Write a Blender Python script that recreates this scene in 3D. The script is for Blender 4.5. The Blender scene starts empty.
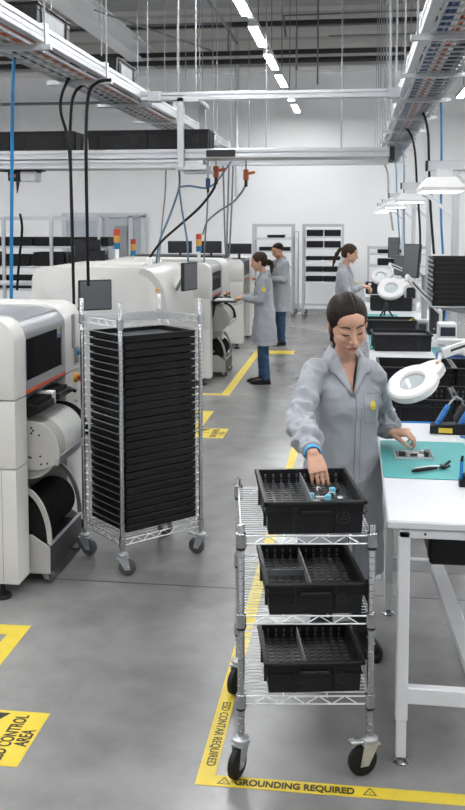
import bpy, bmesh, math, random
from math import sin, cos, pi, radians, sqrt, atan2
from mathutils import Vector, Matrix, noise, Quaternion
random.seed(7)
SC = bpy.context.scene
COL = SC.collection
V = Vector

# ------------------------------------------------------------------ materials
def srgb(c):
    return tuple(((x / 12.92) if x <= .04045 else ((x + .055) / 1.055) ** 2.4) for x in c)

def mat(name, col, rough=.5, metal=0., var=0., vscale=6., bump=0., bscale=40., spec=.5, coat=0., emit=None, estr=0., alpha=1., trans=0., sheen=0., sss=0.):
    m = bpy.data.materials.new(name); m.use_nodes = True
    nt = m.node_tree; b = nt.nodes['Principled BSDF']
    b.inputs['Base Color'].default_value = (*col, 1)
    b.inputs['Roughness'].default_value = rough
    b.inputs['Metallic'].default_value = metal
    b.inputs['Specular IOR Level'].default_value = spec
    if coat: b.inputs['Coat Weight'].default_value = coat
    if sheen: b.inputs['Sheen Weight'].default_value = sheen
    if trans: b.inputs['Transmission Weight'].default_value = trans
    if sss:
        b.inputs['Subsurface Weight'].default_value = sss
        b.inputs['Subsurface Radius'].default_value = (.012, .005, .003)
    if emit:
        b.inputs['Emission Color'].default_value = (*emit, 1); b.inputs['Emission Strength'].default_value = estr
    if alpha < 1: b.inputs['Alpha'].default_value = alpha
    tc = nt.nodes.new('ShaderNodeTexCoord')
    if var:
        n = nt.nodes.new('ShaderNodeTexNoise'); n.inputs['Scale'].default_value = vscale; n.inputs['Detail'].default_value = 4
        r = nt.nodes.new('ShaderNodeValToRGB')
        r.color_ramp.elements[0].color = (*[c * (1 - var) for c in col], 1); r.color_ramp.elements[0].position = .3
        r.color_ramp.elements[1].color = (*[min(1, c * (1 + var)) for c in col], 1); r.color_ramp.elements[1].position = .7
        nt.links.new(tc.outputs['Object'], n.inputs['Vector']); nt.links.new(n.outputs['Fac'], r.inputs['Fac'])
        nt.links.new(r.outputs['Color'], b.inputs['Base Color'])
    if bump:
        n2 = nt.nodes.new('ShaderNodeTexNoise'); n2.inputs['Scale'].default_value = bscale; n2.inputs['Detail'].default_value = 7
        bp = nt.nodes.new('ShaderNodeBump'); bp.inputs['Strength'].default_value = bump; bp.inputs['Distance'].default_value = .01
        nt.links.new(tc.outputs['Object'], n2.inputs['Vector']); nt.links.new(n2.outputs['Fac'], bp.inputs['Height'])
        nt.links.new(bp.outputs['Normal'], b.inputs['Normal'])
    return m

M = {}
M['white'] = mat('machine_white_paint', (.62, .612, .585), .38, var=.03, vscale=3)
M['white2'] = mat('bench_white_laminate', (.53, .54, .56), .35, var=.02)
M['lamp_white'] = mat('lamp_white_plastic', (.54, .54, .54), .35)
M['frame'] = mat('light_grey_powder_coat', (.60, .61, .63), .42, var=.03)
M['grey'] = mat('mid_grey_metal', (.28, .29, .30), .4, .3)
M['hood'] = mat('silver_grey_hood', (.36, .37, .39), .33, .55)
M['dark'] = mat('dark_grey_plastic', (.022, .023, .026), .45, spec=.28)
M['black'] = mat('black_plastic', (.0055, .0055, .006), .45, bump=.05, bscale=120, spec=.28)
M['tray'] = mat('black_conductive_tray', (.0075, .0075, .0085), .5, bump=.06, bscale=150, spec=.28)
M['trayfloor'] = mat('tray_floor_grey', (.05, .053, .058), .35, var=.3, vscale=9)
M['bin'] = mat('black_esd_bin', (.0085, .0085, .0095), .42, bump=.05, bscale=90, spec=.28)
M['binlight'] = mat('charcoal_grid', (.085, .088, .095), .4)
M['rubber'] = mat('black_rubber', (.007, .007, .007), .55, spec=.28)
M['grub'] = mat('grey_rubber', (.07, .072, .078), .55)
M['chrome'] = mat('chrome_post', (.42, .43, .45), .22, 1.)
M['wire'] = mat('zinc_wire', (.66, .67, .69), .38, .85)
M['alu'] = mat('aluminium_profile', (.53, .54, .56), .38, .75, var=.04)
M['rod'] = mat('dull_steel_rod', (.30, .31, .325), .5, .5)
M['galv'] = mat('galvanised_steel', (.50, .52, .54), .42, .8, var=.1, vscale=20)
M['glass'] = mat('dark_window_glass', (.004, .0042, .005), .16, 0, spec=.12)
M['orange'] = mat('orange_line', srgb((.85, .32, .12)), .5)
M['reel'] = mat('white_reel', (.70, .70, .69), .35, .2)
M['plate'] = mat('warm_grey_plate', (.50, .49, .47), .4, .2)
M['yellow'] = mat('yellow_tape', srgb((.79, .70, .22)), .45, var=.06, vscale=14)
M['ink'] = mat('black_print', (.012, .012, .010), .5)
M['fabric'] = mat('grey_coat_fabric', (.275, .29, .315), .85, sheen=.1, bump=.12, bscale=220)
M['fabric_dark'] = mat('coat_seam', (.16, .17, .19), .85)
M['jeans'] = mat('blue_denim', (.022, .060, .125), .85, var=.35, vscale=14)
M['trouser'] = mat('dark_trousers', (.018, .019, .023), .8)
M['shoe'] = mat('black_shoe', (.005, .005, .006), .42, spec=.28)
M['skin'] = mat('skin', (.50, .285, .20), .52, var=.06, vscale=30, spec=.35)
M['skin2'] = mat('skin_olive', (.40, .215, .145), .52, spec=.3)
M['lips'] = mat('lip', (.38, .125, .11), .4)
M['brow'] = mat('brow_hair', (.022, .014, .010), .7)
M['hair'] = mat('dark_brown_hair', (.012, .0075, .0055), .45, var=.6, vscale=40, bump=.3, bscale=70, spec=.14)
M['hair2'] = mat('brown_hair', (.032, .018, .011), .5, var=.4, vscale=60, bump=.3, bscale=70, spec=.14)
M['blue'] = mat('blue_plastic', srgb((.09, .44, .70)), .4)
M['bluecable'] = mat('blue_hose', srgb((.05, .43, .64)), .38)
M['paleblue'] = mat('pale_blue_hose', srgb((.34, .47, .56)), .4)
M['blackcable'] = mat('black_cable', (.005, .005, .0055), .5, spec=.25)
M['greycable'] = mat('grey_cable', (.22, .23, .24), .5)
M['orangecable'] = mat('orange_cable', srgb((.70, .36, .19)), .55)
M['darkblue'] = mat('dark_blue_cable', srgb((.16, .30, .50)), .5)
M['whitecable'] = mat('white_cable', (.7, .7, .7), .5)
M['mat'] = mat('teal_esd_mat', srgb((.25, .56, .56)), .5, var=.05, vscale=8)
M['pcb'] = mat('dark_circuit_board', (.05, .065, .06), .4, var=.3, vscale=80)
M['chip'] = mat('silver_component', (.55, .56, .57), .35, .4)
M['cyan'] = mat('cyan_component', srgb((.45, .75, .85)), .4)
M['red'] = mat('red_button', srgb((.70, .24, .12)), .4)
M['amber'] = mat('amber_lens', srgb((.78, .56, .20)), .35)
M['teal'] = mat('teal_lens', srgb((.10, .48, .60)), .35)
M['lblue'] = mat('blue_lens', srgb((.08, .38, .55)), .35)
M['wristband'] = mat('blue_band', srgb((.20, .62, .85)), .5)
M['label'] = mat('white_paper_label', (.24, .25, .26), .6, var=.15, vscale=25)
M['tubewhite'] = mat('white_tube', (.75, .75, .74), .4)
M['emblem'] = mat('dark_relief', (.022, .023, .026), .4)
M['divider'] = mat('clear_grey_divider', (.16, .165, .175), .3)
M['screen'] = mat('dark_screen', (.02, .022, .027), .15)
M['screengrey'] = mat('grey_screen_back', (.10, .107, .115), .35)
M['pale_wall'] = mat('cool_glass_partition', (.45, .49, .54), .25)
M['diffuser'] = mat('led_diffuser', (.9, .9, .9), .5, emit=(.98, .99, 1.), estr=32.)
M['lampled'] = mat('bench_led', (.9, .9, .9), .5, emit=(1., .99, .97), estr=2.2)
M['lens'] = mat('magnifier_lens', (.75, .82, .84), .05, alpha=.35)
M['conduit'] = mat('dark_conduit', (.014, .014, .016), .5)
M['beam'] = mat('painted_roof_beam', (.82, .83, .84), .5)
M['roofpipe'] = mat('grey_roof_pipe', (.17, .175, .185), .5)

M['glass'].node_tree.nodes['Principled BSDF'].inputs['IOR'].default_value = 1.12
def floor_mat():
    m = bpy.data.materials.new('polished_concrete'); m.use_nodes = True
    nt = m.node_tree; b = nt.nodes['Principled BSDF']; N = nt.nodes.new; L = nt.links.new
    tc = N('ShaderNodeTexCoord')
    n1 = N('ShaderNodeTexNoise'); n1.inputs['Scale'].default_value = .9; n1.inputs['Detail'].default_value = 6; n1.inputs['Roughness'].default_value = .5
    n2 = N('ShaderNodeTexNoise'); n2.inputs['Scale'].default_value = 5.5; n2.inputs['Detail'].default_value = 7; n2.inputs['Roughness'].default_value = .55
    n3 = N('ShaderNodeTexNoise'); n3.inputs['Scale'].default_value = 160; n3.inputs['Detail'].default_value = 3
    for n in (n1, n2, n3): L(tc.outputs['Object'], n.inputs['Vector'])
    r1 = N('ShaderNodeValToRGB'); r1.color_ramp.elements[0].position = .33; r1.color_ramp.elements[1].position = .68
    r1.color_ramp.elements[0].color = (.135, .134, .130, 1); r1.color_ramp.elements[1].color = (.24, .238, .232, 1)
    L(n1.outputs['Fac'], r1.inputs['Fac'])
    r2 = N('ShaderNodeValToRGB'); r2.color_ramp.elements[0].position = .3; r2.color_ramp.elements[1].position = .72
    r2.color_ramp.elements[0].color = (.86, .86, .86, 1); r2.color_ramp.elements[1].color = (1.12, 1.12, 1.12, 1)
    L(n2.outputs['Fac'], r2.inputs['Fac'])
    mx = N('ShaderNodeMix'); mx.data_type = 'RGBA'; mx.blend_type = 'MULTIPLY'; mx.inputs['Factor'].default_value = 1
    L(r1.outputs['Color'], mx.inputs['A']); L(r2.outputs['Color'], mx.inputs['B'])
    r3 = N('ShaderNodeValToRGB'); r3.color_ramp.elements[0].position = .25; r3.color_ramp.elements[1].position = .4
    r3.color_ramp.elements[0].color = (.7, .7, .7, 1); r3.color_ramp.elements[1].color = (1, 1, 1, 1)
    L(n3.outputs['Fac'], r3.inputs['Fac'])
    mx2 = N('ShaderNodeMix'); mx2.data_type = 'RGBA'; mx2.blend_type = 'MULTIPLY'; mx2.inputs['Factor'].default_value = 0
    L(mx.outputs['Result'], mx2.inputs['A']); L(r3.outputs['Color'], mx2.inputs['B'])
    L(mx2.outputs['Result'], b.inputs['Base Color'])
    b.inputs['Roughness'].default_value = .27
    b.inputs['Specular IOR Level'].default_value = .55
    return m
M['floor'] = floor_mat()

def clad_mat(name, c1, c2, scale, axis):
    m = bpy.data.materials.new(name); m.use_nodes = True
    nt = m.node_tree; b = nt.nodes['Principled BSDF']; N = nt.nodes.new; L = nt.links.new
    tc = N('ShaderNodeTexCoord'); w = N('ShaderNodeTexWave'); w.wave_type = 'BANDS'; w.bands_direction = axis
    w.inputs['Scale'].default_value = scale; w.inputs['Distortion'].default_value = 0
    L(tc.outputs['Object'], w.inputs['Vector'])
    r = N('ShaderNodeValToRGB'); r.color_ramp.elements[0].color = (*c1, 1); r.color_ramp.elements[1].color = (*c2, 1)
    r.color_ramp.elements[0].position = .05; r.color_ramp.elements[1].position = .25
    L(w.outputs['Fac'], r.inputs['Fac']); L(r.outputs['Color'], b.inputs['Base Color'])
    bp = N('ShaderNodeBump'); bp.inputs['Strength'].default_value = .6; bp.inputs['Distance'].default_value = .03
    L(w.outputs['Fac'], bp.inputs['Height']); L(bp.outputs['Normal'], b.inputs['Normal'])
    b.inputs['Roughness'].default_value = .6
    return m
M['wall'] = mat('white_wall_paint', (.87, .875, .88), .6, var=.015, vscale=1.5)
M['clad'] = clad_mat('ribbed_cladding', (.50, .485, .46), (.68, .665, .635), 1.1, 'Z')
M['deck'] = clad_mat('ribbed_roof_deck', (.48, .485, .495), (.66, .665, .675), 1.6, 'Y')

# ------------------------------------------------------------------ mesh helpers
class MB:
    def __init__(s): s.bm = bmesh.new()
    def box(s, x0, x1, y0, y1, z0, z1, bev=0., mtx=None, seg=1):
        r = bmesh.ops.create_cube(s.bm, size=1.)
        vs = r['verts']
        for v in vs:
            v.co = V(((x0 + x1) / 2 + v.co.x * (x1 - x0), (y0 + y1) / 2 + v.co.y * (y1 - y0), (z0 + z1) / 2 + v.co.z * (z1 - z0)))
        if bev:
            es = list({e for v in vs for e in v.link_edges})
            rb = bmesh.ops.bevel(s.bm, geom=es, offset=bev, segments=seg, profile=.5, affect='EDGES')
            vs = list({v for f in rb['faces'] for v in f.verts} | {v for v in vs if v.is_valid})
        if mtx is not None:
            for v in vs: v.co = mtx @ v.co
        return s
    def bar(s, a, b, w, h, up=(0, 0, 1), bev=0.):
        a = V(a); b = V(b); d = (b - a); ln = d.length; d.normalize()
        u = V(up)
        if abs(d.dot(u)) > .98: u = V((0, 1, 0))
        x = d.cross(u).normalized(); z = x.cross(d)
        m = Matrix((x, d, z)).transposed().to_4x4(); m.translation = a
        return s.box(-w / 2, w / 2, 0, ln, -h / 2, h / 2, bev, m)
    def tube(s, pts, r, seg=8, caps=True, closed=False):
        pts = [V(p) for p in pts]; n = len(pts)
        rs = r if isinstance(r, (list, tuple)) else [r] * n
        rings = []; prev = None
        for i, p in enumerate(pts):
            if closed: t = pts[(i + 1) % n] - pts[i - 1]
            elif i == 0: t = pts[1] - pts[0]
            elif i == n - 1: t = pts[-1] - pts[-2]
            else: t = (pts[i + 1] - p).normalized() + (p - pts[i - 1]).normalized()
            t = t.normalized()
            if prev is None:
                a = V((0, 0, 1)) if abs(t.z) < .9 else V((1, 0, 0))
                x = t.cross(a).normalized()
            else:
                x = (prev - t * prev.dot(t))
                x = x.normalized() if x.length > 1e-6 else t.orthogonal().normalized()
            prev = x; y = t.cross(x)
            rings.append([s.bm.verts.new(p + x * (rs[i] * cos(2 * pi * k / seg)) + y * (rs[i] * sin(2 * pi * k / seg))) for k in range(seg)])
        for i in range(n if closed else n - 1):
            A = rings[i]; B = rings[(i + 1) % n]
            for k in range(seg):
                s.bm.faces.new((A[k], A[(k + 1) % seg], B[(k + 1) % seg], B[k]))
        if caps and not closed:
            s.bm.faces.new(rings[0][::-1]); s.bm.faces.new(rings[-1])
        return s
    def loft(s, rings, caps=True):
        R = [[s.bm.verts.new(V(p)) for p in rg] for rg in rings]; m = len(R[0])
        for i in range(len(R) - 1):
            for k in range(m):
                s.bm.faces.new((R[i][k], R[i][(k + 1) % m], R[i + 1][(k + 1) % m], R[i + 1][k]))
        if caps:
            s.bm.faces.new(R[0][::-1]); s.bm.faces.new(R[-1])
        return s
    def prism(s, poly, axis, d0, d1, bev=0.):
        def P(u, v, d):
            return {'x': (d, u, v), 'y': (u, d, v), 'z': (u, v, d)}[axis]
        a = [s.bm.verts.new(P(u, v, d0)) for u, v in poly]; b = [s.bm.verts.new(P(u, v, d1)) for u, v in poly]
        n = len(poly); fs = [s.bm.faces.new(a), s.bm.faces.new(b[::-1])]
        for k in range(n): fs.append(s.bm.faces.new((a[k], b[k], b[(k + 1) % n], a[(k + 1) % n])))
        if bev:
            es = list(set(fs[0].edges) | set(fs[1].edges))
            bmesh.ops.bevel(s.bm, geom=es, offset=bev, segments=2, profile=.5, affect='EDGES')
        return s
    def lathe(s, prof, mtx=None, seg=24, caps=True):
        m = mtx or Matrix()
        R = [[m @ V((r * cos(2 * pi * k / seg), r * sin(2 * pi * k / seg), z)) for k in range(seg)] for r, z in prof]
        return s.loft(R, caps)
    def ring(s, prof, mtx=None, seg=32):          # closed profile turned about z
        m = mtx or Matrix(); n = len(prof)
        R = [[s.bm.verts.new(m @ V((r * cos(2 * pi * k / seg), r * sin(2 * pi * k / seg), z))) for k in range(seg)] for r, z in prof]
        for i in range(n):
            A = R[i]; B = R[(i + 1) % n]
            for k in range(seg): s.bm.faces.new((A[k], A[(k + 1) % seg], B[(k + 1) % seg], B[k]))
        return s
    def ell(s, c, r, rot=None, u=20, v=12):
        m = Matrix.Translation(V(c)) @ (rot.to_4x4() if rot is not None else Matrix()) @ Matrix.Diagonal((*r, 1)) if not isinstance(r, (int, float)) else Matrix.Translation(V(c)) @ Matrix.Scale(r, 4)
        bmesh.ops.create_uvsphere(s.bm, u_segments=u, v_segments=v, radius=1, matrix=m)
        return s
    def quad(s, pts):
        s.bm.faces.new([s.bm.verts.new(V(p)) for p in pts]); return s
    def build(s, name, m, parent=None, smooth=None, loc=None):
        bmesh.ops.recalc_face_normals(s.bm, faces=s.bm.faces[:])
        me = bpy.data.meshes.new(name); s.bm.to_mesh(me); s.bm.free()
        for k in (m if isinstance(m, (list, tuple)) else [m]): me.materials.append(M[k] if isinstance(k, str) else k)
        if smooth is not None: shade(me, smooth)
        o = bpy.data.objects.new(name, me); COL.objects.link(o)
        if parent is not None: o.parent = parent
        if loc is not None: o.location = loc
        return o

def shade(me, ang=40):
    for p in me.polygons: p.use_smooth = True
    me.set_sharp_from_angle(angle=radians(ang))

def tag(o, label=None, cat=None, group=None, kind=None):
    if label: o['label'] = label
    if cat: o['category'] = cat
    if group: o['group'] = group
    if kind: o['kind'] = kind
    return o

def thing(name, label, cat, loc=(0, 0, 0), rz=0., group=None):
    o = bpy.data.objects.new(name, None); COL.objects.link(o)
    o.empty_display_size = .1
    o.location = loc; o.rotation_euler = (0, 0, rz)
    return tag(o, label, cat, group)

KIDS = {}
def copy_tree(o, parent=None):
    c = o.copy(); COL.objects.link(c)
    if parent is not None: c.parent = parent
    for ch in [x for x in COL.objects if x.parent is o]: copy_tree(ch, c)
    return c

def dup(o, loc, rz, label, group=None):
    c = copy_tree(o); c.location = loc; c.rotation_euler = (0, 0, rz); c['label'] = label
    if group: c['group'] = group
    return c

def text_mesh(name, body, size, m, parent, mtx, bold=.0, align='CENTER'):
    cu = bpy.data.curves.new(name, 'FONT'); cu.body = body; cu.size = size; cu.align_x = align; cu.align_y = 'CENTER'
    cu.offset = bold; cu.extrude = .0004; cu.space_line = .85
    t = bpy.data.objects.new(name, cu); COL.objects.link(t)
    bpy.context.view_layer.update()
    me = bpy.data.meshes.new_from_object(t.evaluated_get(bpy.context.evaluated_depsgraph_get()))
    bpy.data.objects.remove(t); bpy.data.curves.remove(cu)
    me.transform(mtx); me.materials.clear(); me.materials.append(M[m])
    o = bpy.data.objects.new(name, me); COL.objects.link(o); o.parent = parent
    return o

def remesh(mb, voxel, name, smooth_it=2, fac=.5):
    bmesh.ops.recalc_face_normals(mb.bm, faces=mb.bm.faces[:])
    me = bpy.data.meshes.new('tmp'); mb.bm.to_mesh(me); mb.bm.free()
    o = bpy.data.objects.new('tmp', me); COL.objects.link(o)
    md = o.modifiers.new('r', 'REMESH'); md.mode = 'VOXEL'; md.voxel_size = voxel; md.use_smooth_shade = True
    if smooth_it:
        sm = o.modifiers.new('s', 'SMOOTH'); sm.factor = fac; sm.iterations = smooth_it
    bpy.context.view_layer.update()
    out = bpy.data.meshes.new_from_object(o.evaluated_get(bpy.context.evaluated_depsgraph_get()))
    out.name = name
    bpy.data.objects.remove(o); bpy.data.meshes.remove(me)
    out.materials.clear()
    return out

def link_mesh(me, name, m, parent=None):
    for k in (m if isinstance(m, (list, tuple)) else [m]): me.materials.append(M[k])
    for p in me.polygons: p.use_smooth = True
    o = bpy.data.objects.new(name, me); COL.objects.link(o)
    if parent is not None: o.parent = parent
    return o

ORD = ['first', 'second', 'third', 'fourth', 'fifth', 'sixth', 'seventh', 'eighth', 'ninth', 'tenth', 'eleventh', 'twelfth', 'thirteenth', 'fourteenth', 'fifteenth',
       'sixteenth', 'seventeenth', 'eighteenth', 'nineteenth', 'twentieth', 'twenty-first', 'twenty-second', 'twenty-third', 'twenty-fourth', 'twenty-fifth',
       'twenty-sixth', 'twenty-seventh', 'twenty-eighth', 'twenty-ninth', 'thirtieth']
NTH = lambda k, n, a, b: a if k == 0 else (b if k == n - 1 else ORD[k])

# ------------------------------------------------------------------ camera, world, render view
cam = bpy.data.cameras.new('camera'); co = bpy.data.objects.new('camera', cam); COL.objects.link(co); SC.camera = co
co.location = (0, 0, 2.05); co.rotation_euler = (radians(90 - 5.03), 0, radians(7.55))
cam.sensor_fit = 'AUTO'; cam.sensor_width = 36; cam.lens = 925 / 810 * 36; cam.shift_y = -102 / 810; cam.clip_start = .05
cam.dof.use_dof = True; cam.dof.focus_distance = 4.3; cam.dof.aperture_fstop = 18
SC.view_settings.view_transform = 'Standard'; SC.view_settings.look = 'None'; SC.view_settings.gamma = 1
SC.view_settings.use_curve_mapping = False; SC.view_settings.exposure = EXPOSURE = 1.5
w = bpy.data.worlds.new('world'); SC.world = w; w.use_nodes = True
w.node_tree.nodes['Background'].inputs['Color'].default_value = (.93, .96, 1, 1)
w.node_tree.nodes['Background'].inputs['Strength'].default_value = .36

# ------------------------------------------------------------------ hall shell
MB().box(-15, 8, -5, 22.1, -.2, 0).build('floor', 'floor')['kind'] = 'structure'
wb = MB().box(-15, 8, 21.9, 22.1, 0, 5.5).build('wall_back', 'wall'); wb['kind'] = 'structure'
MB().box(-15, 8, 21.9, 22.1, 5.62, 7.2).build('wall_back_cladding', 'clad')['kind'] = 'structure'
MB().box(-15, 8, 21.7, 22.1, 5.5, 5.62, .02).build('trim_1', 'wall')['kind'] = 'structure'
MB().box(-15, 8, 21.84, 21.9, 4.95, 4.99, 0).build('trim_2', 'beam')['kind'] = 'structure'
MB().box(-15.2, -15, -5, 22.1, 0, 7.2).build('wall_left', 'wall')['kind'] = 'structure'
MB().box(8, 8.2, -5, 22.1, 0, 7.2).build('wall_right', 'wall')['kind'] = 'structure'
MB().box(-15, 8, -5.2, -5, 0, 7.2).build('wall_front', 'wall')['kind'] = 'structure'  # unseen wall behind the camera, added to cut fill light from the open front
MB().box(-15, 8, -5, 22.1, 7.0, 7.2).build('ceiling', 'deck')['kind'] = 'structure'
MB().box(-4.6, 8, 21.84, 21.9, 0, .12).build('baseboard_back', 'frame')['kind'] = 'structure'
# corridor opening in the back wall, glazed partition and its jambs
d = MB().box(-7.0, -5.05, 21.82, 21.9, 0, 2.2).build('door_1', 'pale_wall'); d['kind'] = 'structure'
f = MB()
for x in (-7.0, -6.1, -5.35, -5.05): f.box(x - .05, x + .05, 21.76, 21.88, 0, 2.2)
f.box(-7.05, -5.0, 21.76, 21.88, 2.15, 2.26); f.build('door_frame', 'frame', d)
MB().box(-5.75, -5.45, 21.78, 21.83, .2, 1.95).build('door_panel', 'grey', d)
MB().box(-15, 8, 4.985, 4.993, .0, .0006).build('floor_joint', 'rubber')['kind'] = 'structure'
# roof steel
for k, (x0, x1, y1) in enumerate([(-5.05, -4.72, 21.9)]):
    b = MB(); b.box(x0, x1, 9, y1, 5.62, 5.66); b.box(x0, x1, 9, y1, 6.02, 6.06); b.box(x0 + .13, x1 - .13, 9, y1, 5.66, 6.02)
    b.build('ceiling_beam', 'beam')['kind'] = 'structure'
b = MB()
for y in (17, 13.2): b.box(-15, 8, y, y + .16, 6.55, 6.98)
b.build('ceiling_purlin', 'beam')['kind'] = 'structure'

def pipe(label, pts, r, m, name='roof_pipe'):
    return tag(MB().tube(pts, r, 8).build(name, m, smooth=40), label, 'pipe')
pipe('black conduit high across the back wall, topmost of three', [(-14, 20.6, 6.36), (7.5, 20.6, 6.36)], .06, 'conduit')
pipe('black conduit across the cladding, middle of three', [(-14, 20.7, 5.76), (7.5, 20.7, 5.76)], .055, 'conduit')
pipe('black conduit just above the white wall band', [(-14, 20.7, 5.58), (7.5, 20.7, 5.58)], .06, 'conduit')
pipe('thin grey pipe crossing high under the roof deck', [(-14, 19, 6.05), (-2.6, 19, 6.05), (-2.6, 19, 5.5)], .025, 'roofpipe')
pipe('grey pipe running along the aisle under the roof beside the light row', [(-2.62, 10, 5.95), (-2.62, 20.5, 5.95)], .03, 'roofpipe')
pipe('grey vertical drop pipe with a valve down the back wall', [(-2.66, 20.8, 6.3), (-2.66, 20.8, 2.6)], .045, 'galv')
pipe('grey pipe high on the cladding above the cable tray, upper of two', [(-1.55, 20.5, 6.05), (-1.6, 20.5, 6.5), (7.5, 20.5, 6.6)], .026, 'roofpipe')
pipe('grey pipe high on the cladding above the cable tray, lower of two', [(-1.3, 20.3, 5.3), (-1.3, 20.3, 6.22), (7.5, 20.3, 6.3)], .024, 'roofpipe')
pipe('thin grey pipe over the back boxes on the overhead beam', [(-8.2, 20.6, 4.72), (-3.6, 20.6, 4.72)], .035, 'roofpipe')
pipe('horizontal grey pipe in the upper right corner before the cladding', [(-.6, 19.8, 5.9), (7.5, 19.8, 5.95)], .02, 'roofpipe')
pipe('vertical grey pipe beside the ribbed cladding near the cable tray', [(-.85, 20.4, 5.0), (-.85, 20.4, 6.95)], .018, 'roofpipe')
pipe('diagonal grey brace pipe under the roof at left', [(-4.4, 15.5, 5.6), (-3.2, 20.5, 5.8)], .018, 'roofpipe')

# ------------------------------------------------------------------ light rows
def light_track(x, ys, label, row):
    t = thing('light_track', label, 'light', (x, 0, 4.5))
    b = MB(); b.box(-.04, .04, ys[0] - .6, ys[-1] + 1.8, .035, .09)
    b.build('rail', 'alu', t)
    for y in ys:
        MB().box(-.06, .06, y, y + 1.35, -.03, .035, .01).build('light_fixture', 'lamp_white', t)
        MB().box(-.054, .054, y + .02, y + 1.33, -.036, -.031).build('diffuser', 'diffuser', t)
    for y in ys: MB().tube([(0, y + .7, .09), (0, y + .7, 2.5)], .008, 6).build('hanger_rod', 'roofpipe', t)
    return t
ys = [-1.95 + 1.95 * k for k in range(12)]
light_track(-1.30, ys, 'row of white led strip lights over the aisle', 0)
light_track(2.0, ys[:-1], 'row of white led strip lights over the bench side', 1)
light_track(-7.6, ys[:-1], 'row of white led strip lights far over the machine side', 2)
light_track(-4.4, [-2.5 + 1.95 * k for k in range(5)], 'added out-of-view row of led strip lights ending before the overhead beam', 3)  # made-up row kept out of view, added to light the near hall
light_track(5.2, ys[:-1], 'added unseen row of led strip lights beyond the benches', 4)  # unseen row, added to spread the light more evenly
light_track(-11.2, ys[:-1], 'added unseen row of led strip lights farthest over the machine side', 5)  # added outside the view for extra even light, no such row seen

# ------------------------------------------------------------------ floor marking
def tape(label, poly, m='yellow'):
    b = MB(); vs = [b.bm.verts.new((x, y, .0015)) for x, y in poly]; b.bm.faces.new(vs)
    r = bmesh.ops.extrude_face_region(b.bm, geom=b.bm.faces[:])
    for v in [g for g in r['geom'] if isinstance(g, bmesh.types.BMVert)]: v.co.z = .0003
    return tag(b.build('floor_tape', m), label, 'floor marking')
def flat(cx, cy, ang, z=.0022): return Matrix.Translation((cx, cy, z)) @ Matrix.Rotation(ang, 4, 'Z')
def warn_sign(parent, cx, cy, ang, s):
    t = MB(); mm = flat(cx, cy, ang)
    P = [V((s * cos(a), s * sin(a), 0)) for a in (pi / 2, pi / 2 + 2 * pi / 3, pi / 2 + 4 * pi / 3)]
    Q = [p * .70 for p in P]
    for k in range(3): t.quad([mm @ P[k], mm @ P[(k + 1) % 3], mm @ Q[(k + 1) % 3], mm @ Q[k]])
    z = [(.06, .26), (-.14, -.06), (0, -.04), (-.06, -.26), (.14, .06), (.0, .04)]
    t.bm.faces.new([t.bm.verts.new(mm @ V((x * s, y * s, 0))) for x, y in z])
    t.build('warning_symbol', 'ink', parent)
tp = tape('yellow tape across the front of the wire cart, lettered grounding required', [(-.559, 3.168), (2.2, 3.172), (2.2, 3.238), (-.559, 3.234)])
text_mesh('lettering', 'GROUNDING REQUIRED', .050, 'ink', tp, flat(-.198, 3.199, 0) @ Matrix.Scale(.78, 4, (1, 0, 0)), .0017)
warn_sign(tp, -.455, 3.196, 0, .030); warn_sign(tp, .075, 3.199, 0, .030)
tp = tape('yellow tape running back along the aisle side of the wire cart', [(-.559, 3.2345), (-.4925, 3.2345), (-.487, 11.0), (-.55, 11.0)])
text_mesh('lettering', 'ESD CONTAR REQUIRED', .050, 'ink', tp, flat(-.522, 3.522, -pi / 2) @ Matrix.Scale(.84, 4, (1, 0, 0)), .0003)
warn_sign(tp, -.522, 3.93, -pi / 2, .030)
def esd_sign(label, x1, y0, w, h, text):
    t = tape(label, [(x1 - w, y0), (x1, y0), (x1, y0 + h), (x1 - w, y0 + h)])
    cx = x1 - w * .5; cy = y0 + h / 2
    text_mesh('lettering', text, .076 * h / .385, 'ink', t, flat(x1 - .070 * h / .385, cy, pi / 2) @ Matrix.Scale(.63, 4, (1, 0, 0)), .0016)
    s = h * .26; mm = flat(x1 - h * .68, y0 + h * .74, pi); g = MB()
    g.bm.faces.new([g.bm.verts.new(mm @ V(p)) for p in ((0, s * .9, 0), (-s, -s * .8, 0), (s, -s * .8, 0))])
    R = []
    for k in range(13):
        a = radians(20 + 140 * k / 12); R.append((V((s * 1.02 * cos(a), s * .35 + s * .75 * sin(a), 0)), V((s * 1.14 * cos(a), s * .35 + s * .87 * sin(a), 0))))
    for k in range(12): g.quad([mm @ R[k][0], mm @ R[k][1], mm @ R[k + 1][1], mm @ R[k + 1][0]])
    g.build('esd_symbol', 'ink', t)
    return t
esd_sign('yellow esd control area sign on the floor in front of the left machine', -1.242, 3.185, .62, .385, 'ESD CONTROL\nAREA')
esd_sign('small yellow esd floor sign beside the aisle behind the tall tray rack', -1.225, 8.55, .62, .40, 'ESD CONTROL\nAREA')
tape('bent yellow corner tape on the floor before the left machine', [(-2.6, 4.36), (-1.611, 4.37), (-1.611, 3.3), (-1.70, 3.3), (-1.70, 4.26), (-2.6, 4.25)])
tape('bent yellow corner tape beyond the small floor sign', [(-2.4, 9.76), (-1.50, 9.78), (-1.50, 8.99), (-1.60, 8.99), (-1.60, 9.68), (-2.4, 9.66)])
tape('bent yellow tape around the machine where the far woman works', [(-3.2, 10.8), (-1.56, 10.8), (-1.56, 15.2), (-1.46, 15.2), (-1.46, 10.7), (-3.2, 10.7)])
tape('short yellow tape across the aisle behind the far woman', [(-1.46, 14.2), (-.93, 14.2), (-.93, 14.6), (-1.46, 14.6)])
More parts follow.
